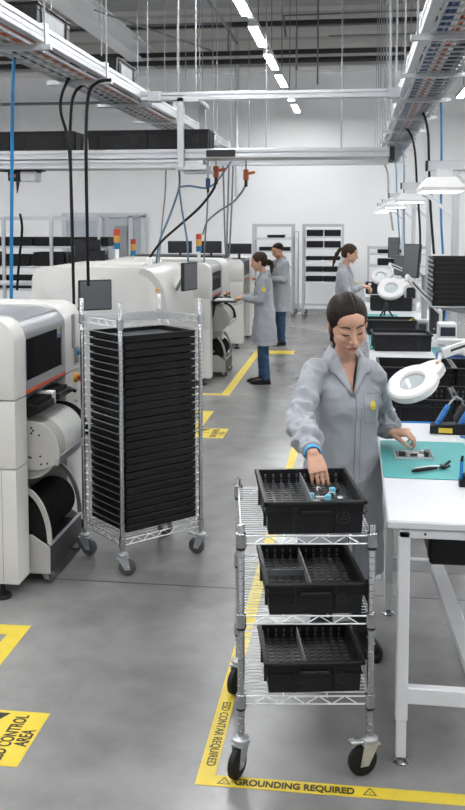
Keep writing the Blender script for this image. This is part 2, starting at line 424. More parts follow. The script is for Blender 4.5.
# ------------------------------------------------------------------ shared pieces
def wire_shelf(mb, w, d, z, pitch=.025, lip=.03, tr=.05):
    # perimeter double wires, zig-zag truss, cross wires
    for zz in (z, z - lip):
        mb.tube([(0, 0, zz), (w, 0, zz)], .0032, 6); mb.tube([(0, d, zz), (w, d, zz)], .0032, 6)
        mb.tube([(0, 0, zz), (0, d, zz)], .0032, 6); mb.tube([(w, 0, zz), (w, d, zz)], .0032, 6)
    def zig(a, b):
        a = V(a); b = V(b); n = max(4, int((b - a).length / tr / 2) * 2); pts = []
        for k in range(n + 1):
            p = a.lerp(b, (k + .5) / (n + 1)); p.z = z if k % 2 else z - lip; pts.append(p)
        mb.tube(pts, .0025, 5)
    zig((.02, 0, 0), (w - .02, 0, 0)); zig((.02, d, 0), (w - .02, d, 0)); zig((0, .02, 0), (0, d - .02, 0)); zig((w, .02, 0), (w, d - .02, 0))
    n = int(d / pitch)
    for k in range(1, n): mb.tube([(0, d * k / n, z + .002), (w, d * k / n, z + .002)], .0019, 4, caps=False)
    for f in (.33, .67): mb.tube([(w * f, 0, z - .004), (w * f, d, z - .004)], .0032, 5)

def caster(parent, x, y, R, rot, wheelmat, brake=False, wt=.030, ztop=.15, name='caster'):
    c = MB()
    mm = Matrix.Translation((x, y, 0)) @ Matrix.Rotation(rot, 4, 'Z')
    # fork, swivel plate and stem: wheel axle along local y, offset along -x
    off = -.028
    for s in (-1, 1):
        c.prism([(off - .016, R - .015), (off + .016, R - .015), (.030, R * 2 + .006), (-.030, R * 2 + .006)], 'y', s * (wt / 2 + .003), s * (wt / 2 + .006))
    c.box(-.034, .034, -.026, .026, R * 2 + .004, R * 2 + .010)
    c.lathe([(.028, R * 2 + .010), (.032, R * 2 + .016), (.032, R * 2 + .026), (.022, R * 2 + .032), (.014, R * 2 + .034), (.014, ztop)], seg=20)
    c.tube([(off, -wt / 2 - .012, R), (off, wt / 2 + .012, R)], .008, 10)
    for v in c.bm.verts: v.co = mm @ v.co
    o = c.build(name, 'galv', parent, smooth=35)
    w_ = MB(); wm = mm @ Matrix.Translation((off, 0, R)) @ Matrix.Rotation(pi / 2, 4, 'X')
    w_.lathe([(R * .35, -wt / 2), (R * .82, -wt / 2), (R * .97, -wt * .32), (R, 0), (R * .97, wt * .32), (R * .82, wt / 2), (R * .35, wt / 2)], wm, 32)
    wo = w_.build('wheel', wheelmat, o, smooth=35)
    if brake:
        b = MB(); b.box(-.070, -.02, -.012, .012, R * 2 + .012, R * 2 + .020, .003); b.box(-.082, -.058, -.016, .016, R * 2 + .018, R * 2 + .028, .003)
        for v in b.bm.verts: v.co = mm @ v.co
        b.build('brake_pedal', 'galv', o)
    return o

def bin_shell(mb, w, l, h, t=.005, lip=.012):
    e = .006
    bx = lambda *a: mb.box(*a)
    mb.box(e, w - e, e, l - e, 0, t)
    # walls taper slightly outwards
    def wall(p0, p1, n):
        a0 = V((*p0, 0)); a1 = V((*p1, 0)); n = V((*n, 0))
        q = [a0 - n * e * -1 * -1, a1]
    for (x0, x1, y0, y1) in ((0, w, 0, t), (0, w, l - t, l), (0, t, 0, l), (w - t, w, 0, l)):
        r = bmesh.ops.create_cube(mb.bm, size=1.)['verts']
        for v in r:
            x = x0 if v.co.x < 0 else x1; y = y0 if v.co.y < 0 else y1
            if v.co.z < 0:
                x = w / 2 + (x - w / 2) * (1 - 2 * e / w); y = l / 2 + (y - l / 2) * (1 - 2 * e / l); z = 0
            else: z = h
            v.co = V((x, y, z))
    # rim flange
    for (x0, x1, y0, y1) in ((-lip, w + lip, -lip, t), (-lip, w + lip, l - t, l + lip), (-lip, t, -lip, l + lip), (w - t, w + lip, -lip, l + lip)):
        mb.box(x0, x1, y0, y1, h - .014, h, .003)
    mb.box(-.004, w + .004, -.004, .002, h - .05, h - .045); mb.box(-.004, w + .004, l - .002, l + .004, h - .05, h - .045)
    mb.box(-.004, .002, 0, l, h - .05, h - .045); mb.box(w - .002, w + .004, 0, l, h - .05, h - .045)
    # corner pillars and ribs
    for x in (.10, w - .10):
        for (y0, y1) in ((-.005, .008), (l - .008, l + .005)): mb.box(x - .004, x + .004, y0, y1, .004, h - .014)
    for y in (.09, l - .09):
        for (x0, x1) in ((-.005, .008), (w - .008, w + .005)): mb.box(x0, x1, y - .004, y + .004, .004, h - .014)
    # handle lip and lower catch on the short side
    mb.box(w * .34, w * .66, -.011, .002, h - .050, h - .034, .003); mb.box(w * .34, w * .66, l - .002, l + .011, h - .050, h - .034, .003)
    mb.box(w * .24, w * .38, .001, .010, .012, .036, .002)

def esd_emblem(mb, mm, s):
    pr = [(s, 0), (s, .0015), (s * .90, .0015), (s * .90, 0)]
    mb.ring(pr, mm, 28)
    P = [V((s * .78 * cos(a), s * .78 * sin(a), .0012)) for a in (pi / 2, pi / 2 + 2 * pi / 3, pi / 2 + 4 * pi / 3)]
    Q = [p * .66 for p in P]
    for q in Q: q.z = .0012
    for k in range(3): mb.quad([mm @ P[k], mm @ P[(k + 1) % 3], mm @ Q[(k + 1) % 3], mm @ Q[k]])

def make_bin(label, loc, rz, w=.40, l=.30, h=.14, inner=True, dividers=(.5,), cross=False, group=None, emblem=True, front=-1, name='esd_bin', slat=False, floor=.005):
    b = MB(); bin_shell(b, w, l, h)
    t = tag(b.build(name, 'bin', loc=loc, smooth=30), label, 'bin', group); t.rotation_euler = (0, 0, rz)
    if emblem:
        e = MB(); mm = Matrix.Translation((w * .79, -.0045 if front < 0 else l + .0045, h * .50)) @ Matrix.Rotation(pi / 2 + .06, 4, 'X')
        esd_emblem(e, mm, h * .19); e.build('esd_symbol', 'emblem', t)
    if inner:
        g = MB(); n = int(w / .030)
        if floor > .01: MB().box(.006, w - .006, .006, l - .006, floor - .004, floor).build('insert_plate', 'bin', t)
        for row in (.62, .80):
            for k in range(1, n):
                x = w * k / n
                g.box(x - .004, x + .004, l - .012, l - .005, h * row - .007, h * row + .007)
        m = int(l / .030)
        for row in (.62, .80):
            for k in range(1, m):
                y = l * k / m
                g.box(.005, .012, y - .004, y + .004, h * row - .007, h * row + .007)
        for i in range(1, n):
            for j in range(1, m):
                g.box(w * i / n - .009, w * i / n + .009, l * j / m - .004, l * j / m + .004, floor, floor + .004)
        g.build('grid_insert', 'binlight', t)
        for f in dividers:
            MB().box(w * f - .0025, w * f + .0025, .006, l - .006, floor, h - .012).build('divider', 'divider', t)
        if cross: MB().box(.010, w * .5, l * .52 - .002, l * .52 + .002, floor, h - .03).build('divider', 'divider', t)
    if slat:
        g = MB(); n = int(w / .022)
        for k in range(n):
            x = w * (k + .5) / n; g.box(x - .007, x + .007, .01, l - .01, h - .035, h - .030)
        g.build('slotted_lid', 'divider', t)
    return t

# ------------------------------------------------------------------ wire cart with bins
CYAW = radians(8)
cart = thing('wire_cart', 'three-tier chrome wire cart on black casters holding three black bins', 'cart', (-.400, 3.255, 0), CYAW)
CW, CD = .478, .615
SH = [.910, .608, .301]
def posts(parent, w, d, z0, z1, r, caps='black'):
    for (x, y) in ((0, 0), (w, 0), (w, d), (0, d)):
        p = MB(); p.lathe([(r, z0), (r, z1 - .004), (r * .8, z1)], Matrix.Translation((x, y, 0)), 16)
        n = int((z1 - z0) / .0254)
        for k in range(1, n):
            z = z0 + k * .0254
            p.ring([(r - .0002, z), (r + .0009, z + .0008), (r + .0009, z + .0022), (r - .0002, z + .003)], Matrix.Translation((x, y, 0)), 12)
        po = p.build('post', 'chrome', parent, smooth=35)
        yield po, x, y
for po, x, y in posts(cart, CW, CD, .145, .952, .0128):
    pass
for zs in SH:
    s = MB(); wire_shelf(s, CW, CD, zs); so = s.build('wire_shelf', 'wire', cart, smooth=40)
    for (x, y) in ((0, 0), (CW, 0), (CW, CD), (0, CD)):
        MB().lathe([(.0165, zs - .042), (.020, zs - .040), (.0185, zs + .010), (.0165, zs + .012)], Matrix.Translation((x, y, 0)), 16).build('corner_collar', 'chrome', so, smooth=35)
        MB().lathe([(.0135, zs - .050), (.0175, zs - .049), (.0175, zs - .042), (.0135, zs - .041)], Matrix.Translation((x, y, 0)), 16).build('collar_clip', 'black', so, smooth=35)
lg = MB()                                  # side ledge wires above the top shelf
for k in range(6): lg.tube([(CW - .012, .16 + .05 * k, SH[0]), (CW + .002, .16 + .05 * k, SH[0] + .045)], .0018, 5)
lg.tube([(CW + .002, .14, SH[0] + .045), (CW + .002, .44, SH[0] + .045)], .0025, 6); lg.build('side_ledge', 'chrome', cart)
caster(cart, 0, 0, .058, radians(60), 'rubber'); caster(cart, CW, 0, .058, radians(18), 'rubber', True)
caster(cart, CW, CD, .058, radians(20), 'rubber'); caster(cart, 0, CD, .058, radians(60), 'rubber')
BYAW = radians(10.5); RB = Matrix.Rotation(BYAW, 3, 'Z')
def cart_bin(label, fx, fy, zs, w, l, h, divs, cross=False):
    q = RB @ V((.012, .012, 0))
    return make_bin(label, (fx + q.x, fy + q.y, zs + .006), BYAW, w, l, h, dividers=divs, cross=cross, floor=h - .055)
top_bin = cart_bin('black bin of loose components on the top shelf of the wire cart', -.316, 3.246, SH[0], .354, .436, .124, (.49,))
cart_bin('black divided bin on the middle shelf of the wire cart', -.310, 3.246, SH[1], .350, .41, .120, (.46,), True)
cart_bin('black divided bin on the bottom shelf of the wire cart', -.314, 3.262, SH[2], .352, .33, .120, (.42,))
# loose components lying in the top bin
random.seed(3)
TB = V(top_bin.location); ZC = .124 - .055 + .004
def comp(label, kind, x, y, rz, z=0.):
    m = MB()
    if kind == 'connector':
        m.box(-.017, .017, -.007, .007, 0, .012, .001); mt = 'chip'
        for k in range(6): m.box(-.015 + .005 * k, -.013 + .005 * k, -.010, -.007, .002, .006)
    elif kind == 'relay':
        m.box(-.011, .011, -.008, .008, 0, .020, .001); mt = 'cyan'
        m.box(-.009, -.007, -.009, .009, -.001, .002); m.box(.007, .009, -.009, .009, -.001, .002)
    elif kind == 'coil':
        m.ring([(.010, 0), (.012, .004), (.010, .008), (.006, .008), (.005, .004), (.006, 0)], None, 16); mt = 'chip'
    elif kind == 'clip':
        m.tube([(-.014, 0, .003), (-.012, .006, .010), (0, .008, .013), (.012, .006, .010), (.014, 0, .003)], .0035, 6); mt = 'chip'
    else:
        m.box(-.022, .022, -.004, .004, 0, .009, .001); mt = 'dark'
        for k in range(8): m.box(-.020 + .0055 * k, -.018 + .0055 * k, -.0055, -.004, 0, .004)
    p = RB @ V((x, y, 0)) + TB
    o = m.build('loose_component', mt, loc=(p.x, p.y, p.z + ZC + z)); o.rotation_euler = (0, 0, rz)
    return tag(o, label, 'component', 'loose components in the top bin')
comp('silver connector in the middle of the top cart bin', 'connector', .222, .185, .15)
comp('pale blue relay block nearest the front of the top cart bin', 'relay', .250, .175, -.1)
comp('pale blue relay block beside the divider of the top cart bin', 'relay', .190, .200, .3)
comp('silver curved clip in the top cart bin', 'clip', .272, .225, .4)
comp('round silver coil near the side rim of the top cart bin', 'coil', .300, .190, 0)
comp('silver connector nearest the front of the top cart bin', 'connector', .198, .135, -.1)
comp('dark header strip behind the blue relay in the top cart bin', 'header', .245, .235, .9)
comp('silver clip behind the fingertips in the top cart bin', 'clip', .235, .30, 1.2)
comp('dark header strip in the far corner of the top cart bin', 'header', .305, .30, 1.4)
comp('pale blue relay block at the far end of the top cart bin', 'relay', .282, .27, .5)

# ------------------------------------------------------------------ tall tray rack
RY = radians(46)
rack = thing('tray_rack', 'tall chrome wire rack on grey casters filled with black trays', 'rack', (-1.318, 5.09, 0), RY)
RW, RD = .565, .440
for po, x, y in posts(rack, RW, RD, .12, 1.59, .0132): pass
for zs in (1.482, .212):
    s = MB(); wire_shelf(s, RW, RD, zs, .036, .034, .045); so = s.build('wire_shelf', 'wire', rack, smooth=40)
    for (x, y) in ((0, 0), (RW, 0), (RW, RD), (0, RD)):
        MB().lathe([(.0165, zs - .045), (.020, zs - .043), (.0185, zs + .012), (.0165, zs + .014)], Matrix.Translation((x, y, 0)), 14).build('corner_collar', 'chrome', so, smooth=35)
NT = 26; TP = (1.395 - .235) / NT
for sx, nm in ((.018, 'a'), (RW - .018, 'b')):          # runner frames that carry the trays
    r = MB()
    for y in (.035, RD - .035): r.tube([(sx, y, .205), (sx, y, 1.47)], .004, 6)
    for k in range(NT + 1):
        z = .240 + TP * k
        r.tube([(sx, .02, z), (sx, RD - .02, z)], .003, 5)
    r.build('tray_runner', 'wire', rack)
    n = MB()
    for k in range(NT + 1):
        z = .240 + TP * k
        for y in (.012, RD - .012): n.ell((sx - .004 if nm == 'a' else sx + .004, y, z + .004), (.009, .009, .007), None, 8, 6)
    n.build('runner_stop', 'tubewhite', rack, smooth=60)
caster(rack, 0, 0, .052, radians(150), 'grub', ztop=.145); caster(rack, RW, 0, .052, radians(-60), 'grub', True, ztop=.145)
caster(rack, RW, RD, .052, radians(170), 'grub', ztop=.145); caster(rack, 0, RD, .052, radians(120), 'grub', ztop=.145)
RR = Matrix.Rotation(RY, 3, 'Z')
def make_tray(name, w, l, h=.036):
    t = MB()
    t.box(.006, w - .006, .006, l - .006, .0, .005)
    for (x0, x1, y0, y1) in ((.004, w - .004, .004, .010), (.004, w - .004, l - .010, l - .004), (.004, .010, .004, l - .004), (w - .010, w - .004, .004, l - .004)): t.box(x0, x1, y0, y1, 0, h - .004)
    for (x0, x1, y0, y1) in ((0, w, 0, .016), (0, w, l - .016, l), (0, .016, 0, l), (w - .016, w, 0, l)): t.box(x0, x1, y0, y1, h - .009, h, .002)
    return t.build(name, 'tray')
TW, TL = RW - .062, RD - .030
t0 = None
for k in range(NT):
    z = .246 + TP * k
    i = NT - 1 - k
    lab = {0: 'topmost black tray in the tall wire rack', NT - 1: 'lowest black tray in the tall wire rack'}.get(i, ORD[i] + ' black tray from the top of the tall wire rack')
    loc = tuple(RR @ V((.031, .015 - .012, 0)) + V((-1.318, 5.09, z)))
    if t0 is None:
        t0 = make_tray('component_tray', TW, TL); tr = t0
    else:
        tr = t0.copy(); COL.objects.link(tr)
    tr.location = loc; tr.rotation_euler = (0, 0, RY); tag(tr, lab, 'tray', 'black trays in the tall wire rack')
MB().box(.012, TW - .012, .012, TL - .012, .0055, .0075).build('tray_liner', 'trayfloor', tr)

# ------------------------------------------------------------------ pick-and-place machines
def prof(W, z0, z1, r, zc, n=7):              # (x,z) outline, right edge x=0, rounded shoulder
    p = [(-W, z0), (0, z0), (0, zc)]
    for k in range(1, n + 1):
        a = (pi / 2) * k / n
        p.append((-r + r * cos(a), zc + (z1 - zc) * sin(a)))
    p.append((-W, z1 + .015)); return p

def arc_band(mb, y0, y1, pts_o, pts_i):        # a flat curved bar in the xz plane
    poly = pts_o + pts_i[::-1]
    n = len(pts_o)
    for k in range(n - 1):
        mb.prism([pts_o[k], pts_o[k + 1], pts_i[k + 1], pts_i[k]], 'y', y0, y1)

def feeder_cart(label, x, y, ln=.58, detail=True):
    t = thing('feeder_cart', label, 'cart', (x, y, 0))
    # local: x=0 machine face, +x to the aisle; y from 0 to ln
    for y0 in (0, ln - .012):
        s = MB(); s.prism([(-.32, .062), (.105, .062), (.107, .215), (.0, .285), (-.32, .285)], 'y', y0, y0 + .012, .002); s.build('side_panel', 'plate', t)
    b = MB(); b.box(-.30, .10, .012, ln - .012, .07, .20); b.build('base_box', 'dark', t)
    fp = MB(); fp.box(.098, .112, .006, ln - .006, .075, .225, .003); fp.build('front_panel', 'dark', t)
    MB().box(.100, .116, 0, ln, .226, .240, .002).build('front_rail', 'galv', t)
    for y0 in (.004, ln - .022):
        a = MB(); O, I = [], []
        for k in range(11):
            u = k / 10; ang = radians(8 + 62 * (1 - u) * 1.0)
            px = -.07 + .185 * cos(radians(75 * (1 - u))); pz = .235 + .33 * sin(radians(75 * (1 - u)))
            px2 = -.07 + .160 * cos(radians(75 * (1 - u))); pz2 = .235 + .300 * sin(radians(75 * (1 - u)))
            O.append((px, pz)); I.append((px2, pz2))
        arc_band(a, y0, y0 + .018, O, I); a.build('arc_frame', 'plate' if y0 < .1 else 'grey', t, smooth=30)
    n = 16 if detail else 6
    for k in range(n):                          # black tape reels on the lower shaft
        yy = .035 + (ln - .08) * k / (n - 1)
        m = Matrix.Translation((-.055, yy, .335)) @ Matrix.Rotation(pi / 2, 4, 'X')
        MB().lathe([(.03, -.009), (.135, -.009), (.135, -.006), (.10, -.005), (.10, .005), (.135, .006), (.135, .009), (.03, .009)], m, 28).build('black_reel', 'rubber', t, smooth=30)
    MB().tube([(-.055, .0, .335), (-.055, ln, .335)], .014, 10).build('reel_shaft', 'galv', t)
    MB().box(-.30, -.27, .01, ln - .01, .2, 1.0).build('back_plate', 'grey', t)
    # upper reel drum between guards
    g = MB(); c = [(-.20, .655), (.055, .66), (.168, .705), (.172, .76)]
    for k in range(1, 9):
        a = radians(90 * k / 8); c.append((.0 + .165 * cos(a), .765 + .175 * sin(a)))
    c += [(-.20, .945)]
    for y0, mm in ((.0, 'plate'), (ln - .02, 'black')):
        g = MB(); g.prism(c, 'y', y0, y0 + .010, .002)
        go = g.build('reel_guard', mm, t)
        if y0 == 0 and detail:
            for (hx, hz) in ((.01, .90), (.02, .885), (.01, .87), (.055, .86), (.06, .74), (.065, .695), (.10, .70), (.005, .73), (-.005, .735)):
                MB().lathe([(.006, 0), (.006, .003)], Matrix.Translation((hx, -.0005, hz)) @ Matrix.Rotation(pi / 2, 4, 'X'), 10).build('screw_hole', 'dark', go)
    n = 13 if detail else 4
    for k in range(n):
        yy = .05 + (ln - .12) * k / (n - 1); R = .165
        m = Matrix.Translation((-.02, yy, .765)) @ Matrix.Rotation(pi / 2, 4, 'X')
        hw = (ln - .12) / (n - 1) / 2 - .002
        MB().lathe([(.03, -hw), (R, -hw), (R, -hw + .005), (R - .012, -hw + .007), (R - .012, hw - .007), (R, hw - .005), (R, hw), (.03, hw)], m, 36).build('white_reel', 'reel' if k > 3 else 'plate', t, smooth=30)
    MB().box(.150, .164, -.01, ln + .03, .690, .735, .003).build('front_bar', 'galv', t)
    MB().box(.03, .13, .0, .30, .595, .66, .0).build('cable_tray', 'grey', t) if False else None
    # black feeder blocks on top
    f = MB(); f.prism([(-.25, 1.045), (-.03, 1.045), (.055, 1.02), (.06, .985), (-.03, .95), (-.25, .93)], 'y', -.01, .27, .003)
    for k in range(8): f.box(-.10, .05, .0 + .033 * k, .012 + .033 * k, 1.02, 1.048)
    f.build('feeder_block', 'black', t)
    f = MB(); f.prism([(-.25, 1.05), (-.03, 1.05), (.06, 1.03), (.065, 1.0), (-.03, .97), (-.25, .96)], 'y', .34, ln - .01, .003)
    for k in range(6): f.box(-.10, .05, .36 + .033 * k, .372 + .033 * k, 1.03, 1.055)
    f.build('feeder_block', 'black', t)
    MB().box(-.05, .045, .275, .335, .975, 1.055, .004).build('feeder_clamp', 'tubewhite', t)
    h = MB(); h.tube([(.045, ln - .06, 1.02), (.085, ln - .06, 1.02), (.10, ln - .05, 1.01)], .012, 8); h.build('feeder_handle', 'black', t, smooth=40)
    caster(t, .06, .045, .04, radians(160), 'grub', ztop=.07); caster(t, .06, ln - .06, .04, radians(200), 'grub', ztop=.07)
    return t

def machine(label, x, y, ln, W=1.5, detail=True, win=.70, z1=1.535):
    t = thing('placement_machine', label, 'machine', (x, y, 0))
    np_ = .18; fp = ln - np_ - win            # near pillar, window, far pillar
    zc = z1 - .125
    def pillar(y0, y1, name):
        b = MB(); b.prism(prof(W, 1.098, z1, .115, zc), 'y', y0, y1, .008); b.build(name + '_cover', 'white', t, smooth=40)
        b = MB(); b.prism([(-W, .724), (0, .724), (0, 1.092), (-W, 1.092)], 'y', y0, y1, .006); b.build(name + '_panel', 'white', t, smooth=40)
        b = MB(); b.prism([(-W, .085), (0, .085), (0, .718), (-W, .718)], 'y', y0, y1, .006); po = b.build(name + '_panel', 'white', t, smooth=40)
        return po
    po = pillar(0, np_, 'side'); pillar(ln - fp, ln, 'end')
    if detail:
        g = MB(); g.box(-.084, -.081, -.0015, .001, .09, .715)
        for z in (.17, .42, .66): g.lathe([(.006, 0), (.006, .003)], Matrix.Translation((-.115, -.0005, z)) @ Matrix.Rotation(pi / 2, 4, 'X'), 10)
        g.build('panel_seam', 'grey', po)
    # hood and window
    h = MB(); zz = zc + .01
    p = [(-W, z1 - .02), (-W, z1 - .03), (-.06, z1 - .03), (-.026, 1.40), (-.010, 1.40), (-.004, 1.432)]
    for k in range(1, 9):
        a = (pi / 2) * k / 8; p.append((-.22 + .216 * cos(a), 1.432 + (z1 - .008 - 1.432) * sin(a)))
    p.append((-W, z1 - .002))
    h.prism(p, 'y', np_, ln - fp); h.build('hood', 'hood', t, smooth=40)
    MB().box(-.022, -.012, np_ + .004, ln - fp - .004, 1.165, 1.435).build('window', 'glass', t)
    fr = MB(); fr.box(-.028, -.004, np_, np_ + .018, 1.15, 1.44); fr.box(-.028, -.004, ln - fp - .05, ln - fp, 1.15, 1.44)
    fr.box(-.03, -.003, np_, ln - fp, 1.118, 1.166); fr.build('window_frame', 'hood', t)
    MB().box(-.012, -.001, np_, ln - fp, 1.100, 1.117).build('accent_stripe', 'orange', t)
    u = MB(); u.prism([(-.02, 1.10), (-.004, 1.10), (-.055, 1.045), (-.08, 1.045)], 'y', np_, ln - fp); u.build('lower_trim', 'hood', t)
    # gantry seen through the window: dark interior with rails
    MB().box(-W, -.36, np_, ln - fp, .09, 1.49).build('inner_cabinet', 'dark', t)
    MB().box(-W + .05, -.30, np_ + .01, ln - fp - .01, 1.06, 1.10).build('transport_deck', 'grey', t)
    if detail:
        q = MB()
        for k in range(4): q.box(-.20, -.17, np_ + .03 + .05 * k, np_ + .045 + .05 * k, 1.10, 1.42)
        q.box(-.25, -.12, np_ + .30, np_ + .55, 1.16, 1.34, .02); q.build('placement_head', 'grey', t)
        st = MB().box(-.0115, -.0105, ln - fp - .125, ln - fp - .06, 1.34, 1.425).build('warning_label', 'label', t)
        MB().box(-.0104, -.0098, ln - fp - .12, ln - fp - .065, 1.395, 1.42).build('yellow_strip', 'yellow', st)
        MB().box(-.0104, -.0098, ln - fp - .12, ln - fp - .065, 1.345, 1.362).build('blue_strip', 'darkblue', st)
        # controls on the far pillar
        ys = ln - fp / 2
        MB().box(-.002, .004, ys - .03, ys + .035, 1.24, 1.46, .004).build('recess_strip', 'grey', t)
        bp = MB().box(0, .012, ys + .02, ys + .09, 1.135, 1.245, .004).build('button_panel', 'label', t)
        MB().lathe([(.018, 0), (.018, .016)], Matrix.Translation((.011, ys + .055, 1.205)) @ Matrix.Rotation(pi / 2, 4, 'Y'), 16).build('blue_button', 'lblue', bp)
    es = MB().lathe([(.034, 0), (.034, .012), (.028, .02)], Matrix.Translation((0, ln - fp * .42, 1.045)) @ Matrix.Rotation(pi / 2, 4, 'Y'), 20).build('emergency_stop', 'amber', t, smooth=35)
    MB().lathe([(.012, .018), (.014, .034), (.026, .036), (.026, .05), (.018, .056)], Matrix.Translation((0, ln - fp * .42, 1.045)) @ Matrix.Rotation(pi / 2, 4, 'Y'), 20).build('red_button', 'red', es, smooth=35)
    if detail:
        k = MB(); k.lathe([(.014, 0), (.014, .02), (.010, .024)], Matrix.Translation((0, ln - fp * .45, .90)) @ Matrix.Rotation(pi / 2, 4, 'Y'), 16); k.box(.018, .03, ln - fp * .45 - .03, ln - fp * .45 + .03, .893, .907)
        k.build('latch', 'galv', t, smooth=35)
        k = MB(); k.box(0, .008, ln - fp * .4 - .012, ln - fp * .4 + .012, .67, .74, .003); k.build('keyhole_plate', 'grey', t)
    for (fx, fy) in ((-.10, .03), (-.10, ln - .1), (-W + .15, .03), (-W + .15, ln - .1)):
        MB().lathe([(.045, 0), (.048, .008), (.042, .022), (.014, .026), (.014, .09)], Matrix.Translation((fx, fy, 0)), 18).build('levelling_foot', 'rubber', t, smooth=35)
    return t

def stack_light(parent, x, y, z, h=.12, pole=.14, s=1.):
    p = MB().tube([(x, y, z), (x, y, z + pole)], .022 * s, 10).build('signal_tower', 'tubewhite', parent, smooth=40)
    zz = z + pole
    for k, mm in enumerate(('lblue', 'amber', 'red')):
        a = .075 * s
        MB().lathe([(.036 * s, zz + a * k), (.036 * s, zz + a * (k + 1) - .004)], Matrix.Translation((x, y, 0)), 16).build('signal_lens', mm, p, smooth=40)
    return p

m1 = machine('off-white machine with dark window, nearest beside the tall tray rack', -1.79, 4.67, 1.21)
feeder_cart('docked feeder cart with white and black reels beside the tall tray rack', -1.795, 4.90, .60)
m3 = machine('off-white machine where the far woman in grey coat works', -1.785, 11.36, 1.75, detail=False, win=.85)
feeder_cart('small feeder cart docked at the machine of the far woman', -1.79, 12.0, .62, False)
m4 = machine('off-white machine farthest back along the aisle behind the two workers', -1.785, 14.72, 1.7, W=1.9, detail=False, win=.85, z1=1.44)
# second machine: wide hooded oven seen end-on
m2 = thing('reflow_machine', 'wide white machine with curved hood and monitor behind the tray rack', 'machine', (-1.70, 8.35, 0))
W2 = 1.31
p = [(-W2, .10), (.0, .10), (.0, 1.20)]
for k in range(1, 10):
    a = (pi / 2) * k / 9; p.append((-.26 + .26 * cos(a), 1.20 + .425 * sin(a)))
for k in range(0, 7):
    a = (pi / 2) * (1 - k / 6); p.append((-W2 + .12 - .12 * cos(a), 1.50 + .125 * sin(a)))
MB().prism(p, 'y', 0, 1.35, .012).build('hood', 'white', m2, smooth=40)
q = MB(); q.prism([(-W2 + .16, .55), (-.30, .55), (-.30, 1.30), (-.36, 1.42), (-W2 + .24, 1.42), (-W2 + .16, 1.36)], 'y', -.004, .002, .0)
q.build('end_cover', mat('cover_light_grey', (.62, .62, .61), .4), m2)
q = MB(); O = [(-.015 - .26 + .26 * cos(radians(5 + 80 * k / 8)), 1.20 + .425 * sin(radians(5 + 80 * k / 8))) for k in range(9)]
I = [(a - .035, b - .05) for a, b in O]; arc_band(q, -.008, .0, O, I); q.build('side_trim', 'plate', m2, smooth=30)
for k, (mm, zz, xx) in enumerate((('amber', 1.42, -.105), ('dark', 1.36, -.085))):
    MB().lathe([(.016, 0), (.016, .012)], Matrix.Translation((xx, -.008, zz)) @ Matrix.Rotation(pi / 2, 4, 'X'), 14).build('button', mm, m2)
MB().box(-W2 + .5, -.32, .3, 1.25, 1.60, 1.66, .02).build('top_cover', 'white', m2, smooth=40)
stack_light(m2, -.72, .9, 1.60, s=.92, pole=.17)
v = MB(); v.lathe([(.035, 1.60), (.035, 1.68), (.022, 1.70)], Matrix.Translation((-.30, .55, 0)), 14); v.build('exhaust_stub', 'tubewhite', m2, smooth=35)
for (fx, fy) in ((-.1, .1), (-W2 + .1, .1), (-.1, 1.25), (-W2 + .1, 1.25)):
    MB().lathe([(.05, 0), (.05, .02), (.015, .025), (.015, .11)], Matrix.Translation((fx, fy, 0)), 14).build('levelling_foot', 'rubber', m2)
stack_light(m3, -.27, .75, 1.535, s=1.05, pole=.12)
stack_light(m3, -1.16, .75, 1.535, s=1.0, pole=.06)

def monitor(label, loc, rz, w, h, stand=.0, tilt=0., back=False, wallarm=None, front='screen', post=None):
    t = thing('monitor', label, 'monitor', loc, rz)
    mm = Matrix.Rotation(tilt, 4, 'X')
    MB().box(-w / 2, w / 2, -.018, .018, 0, h, .006, mm).build('housing', 'dark', t)
    MB().box(-w / 2 + .012, w / 2 - .012, -.0195, -.0175, .014, h - .012, 0, mm).build('screen', front, t)
    if stand:
        MB().box(-.02, .02, .02, .05, -stand, h * .5, .004).build('stand', 'dark', t)
        MB().box(-.10, .10, -.06, .09, -stand, -stand + .012, .004).build('stand_foot', 'dark', t)
    if wallarm:
        a = MB(); a.tube([(0, .03, h * .45)] + [V(q) for q in wallarm], .018, 8); a.build('monitor_arm', 'grey', t, smooth=40)
    if post:
        q = wallarm[-1]; MB().box(q[0] - .025, q[0] + .025, q[1] - .025, q[1] + .025, post - loc[2], q[2] + .03, .004).build('monitor_post', 'grey', t)
    return t
monitor('grey monitor on an arm between the left machine and the tray rack', (-2.27, 7.9, 1.27), radians(34), .30, .27, wallarm=[(0, .12, .10), (-.10, .30, -.05), (-.10, .46, -.1)], front='screengrey', post=.001)
monitor('dark tilted monitor on the side of the wide hooded machine', (-1.58, 8.75, 1.39), radians(74), .30, .27, wallarm=[(0, .08, .1), (.05, .16, .0)], front='screengrey')
monitor('wide black monitor on the far machine, between two signal towers', (-2.88, 15.1, 1.53), radians(3), .40, .20, stand=.095)
monitor('black monitor on the far machine behind a signal tower', (-2.36, 15.1, 1.53), radians(3), .36, .20, stand=.095)
monitor('black monitor on the far machine beside the far woman', (-1.90, 15.15, 1.52), radians(-4), .42, .17, stand=.085)
monitor('black monitor in front of the glazed corridor', (-3.72, 12.6, 1.50), radians(10), .36, .30, stand=.5)
monitor('low black monitor beside the glazed corridor', (-3.56, 12.2, 1.42), radians(14), .40, .24, stand=.42)
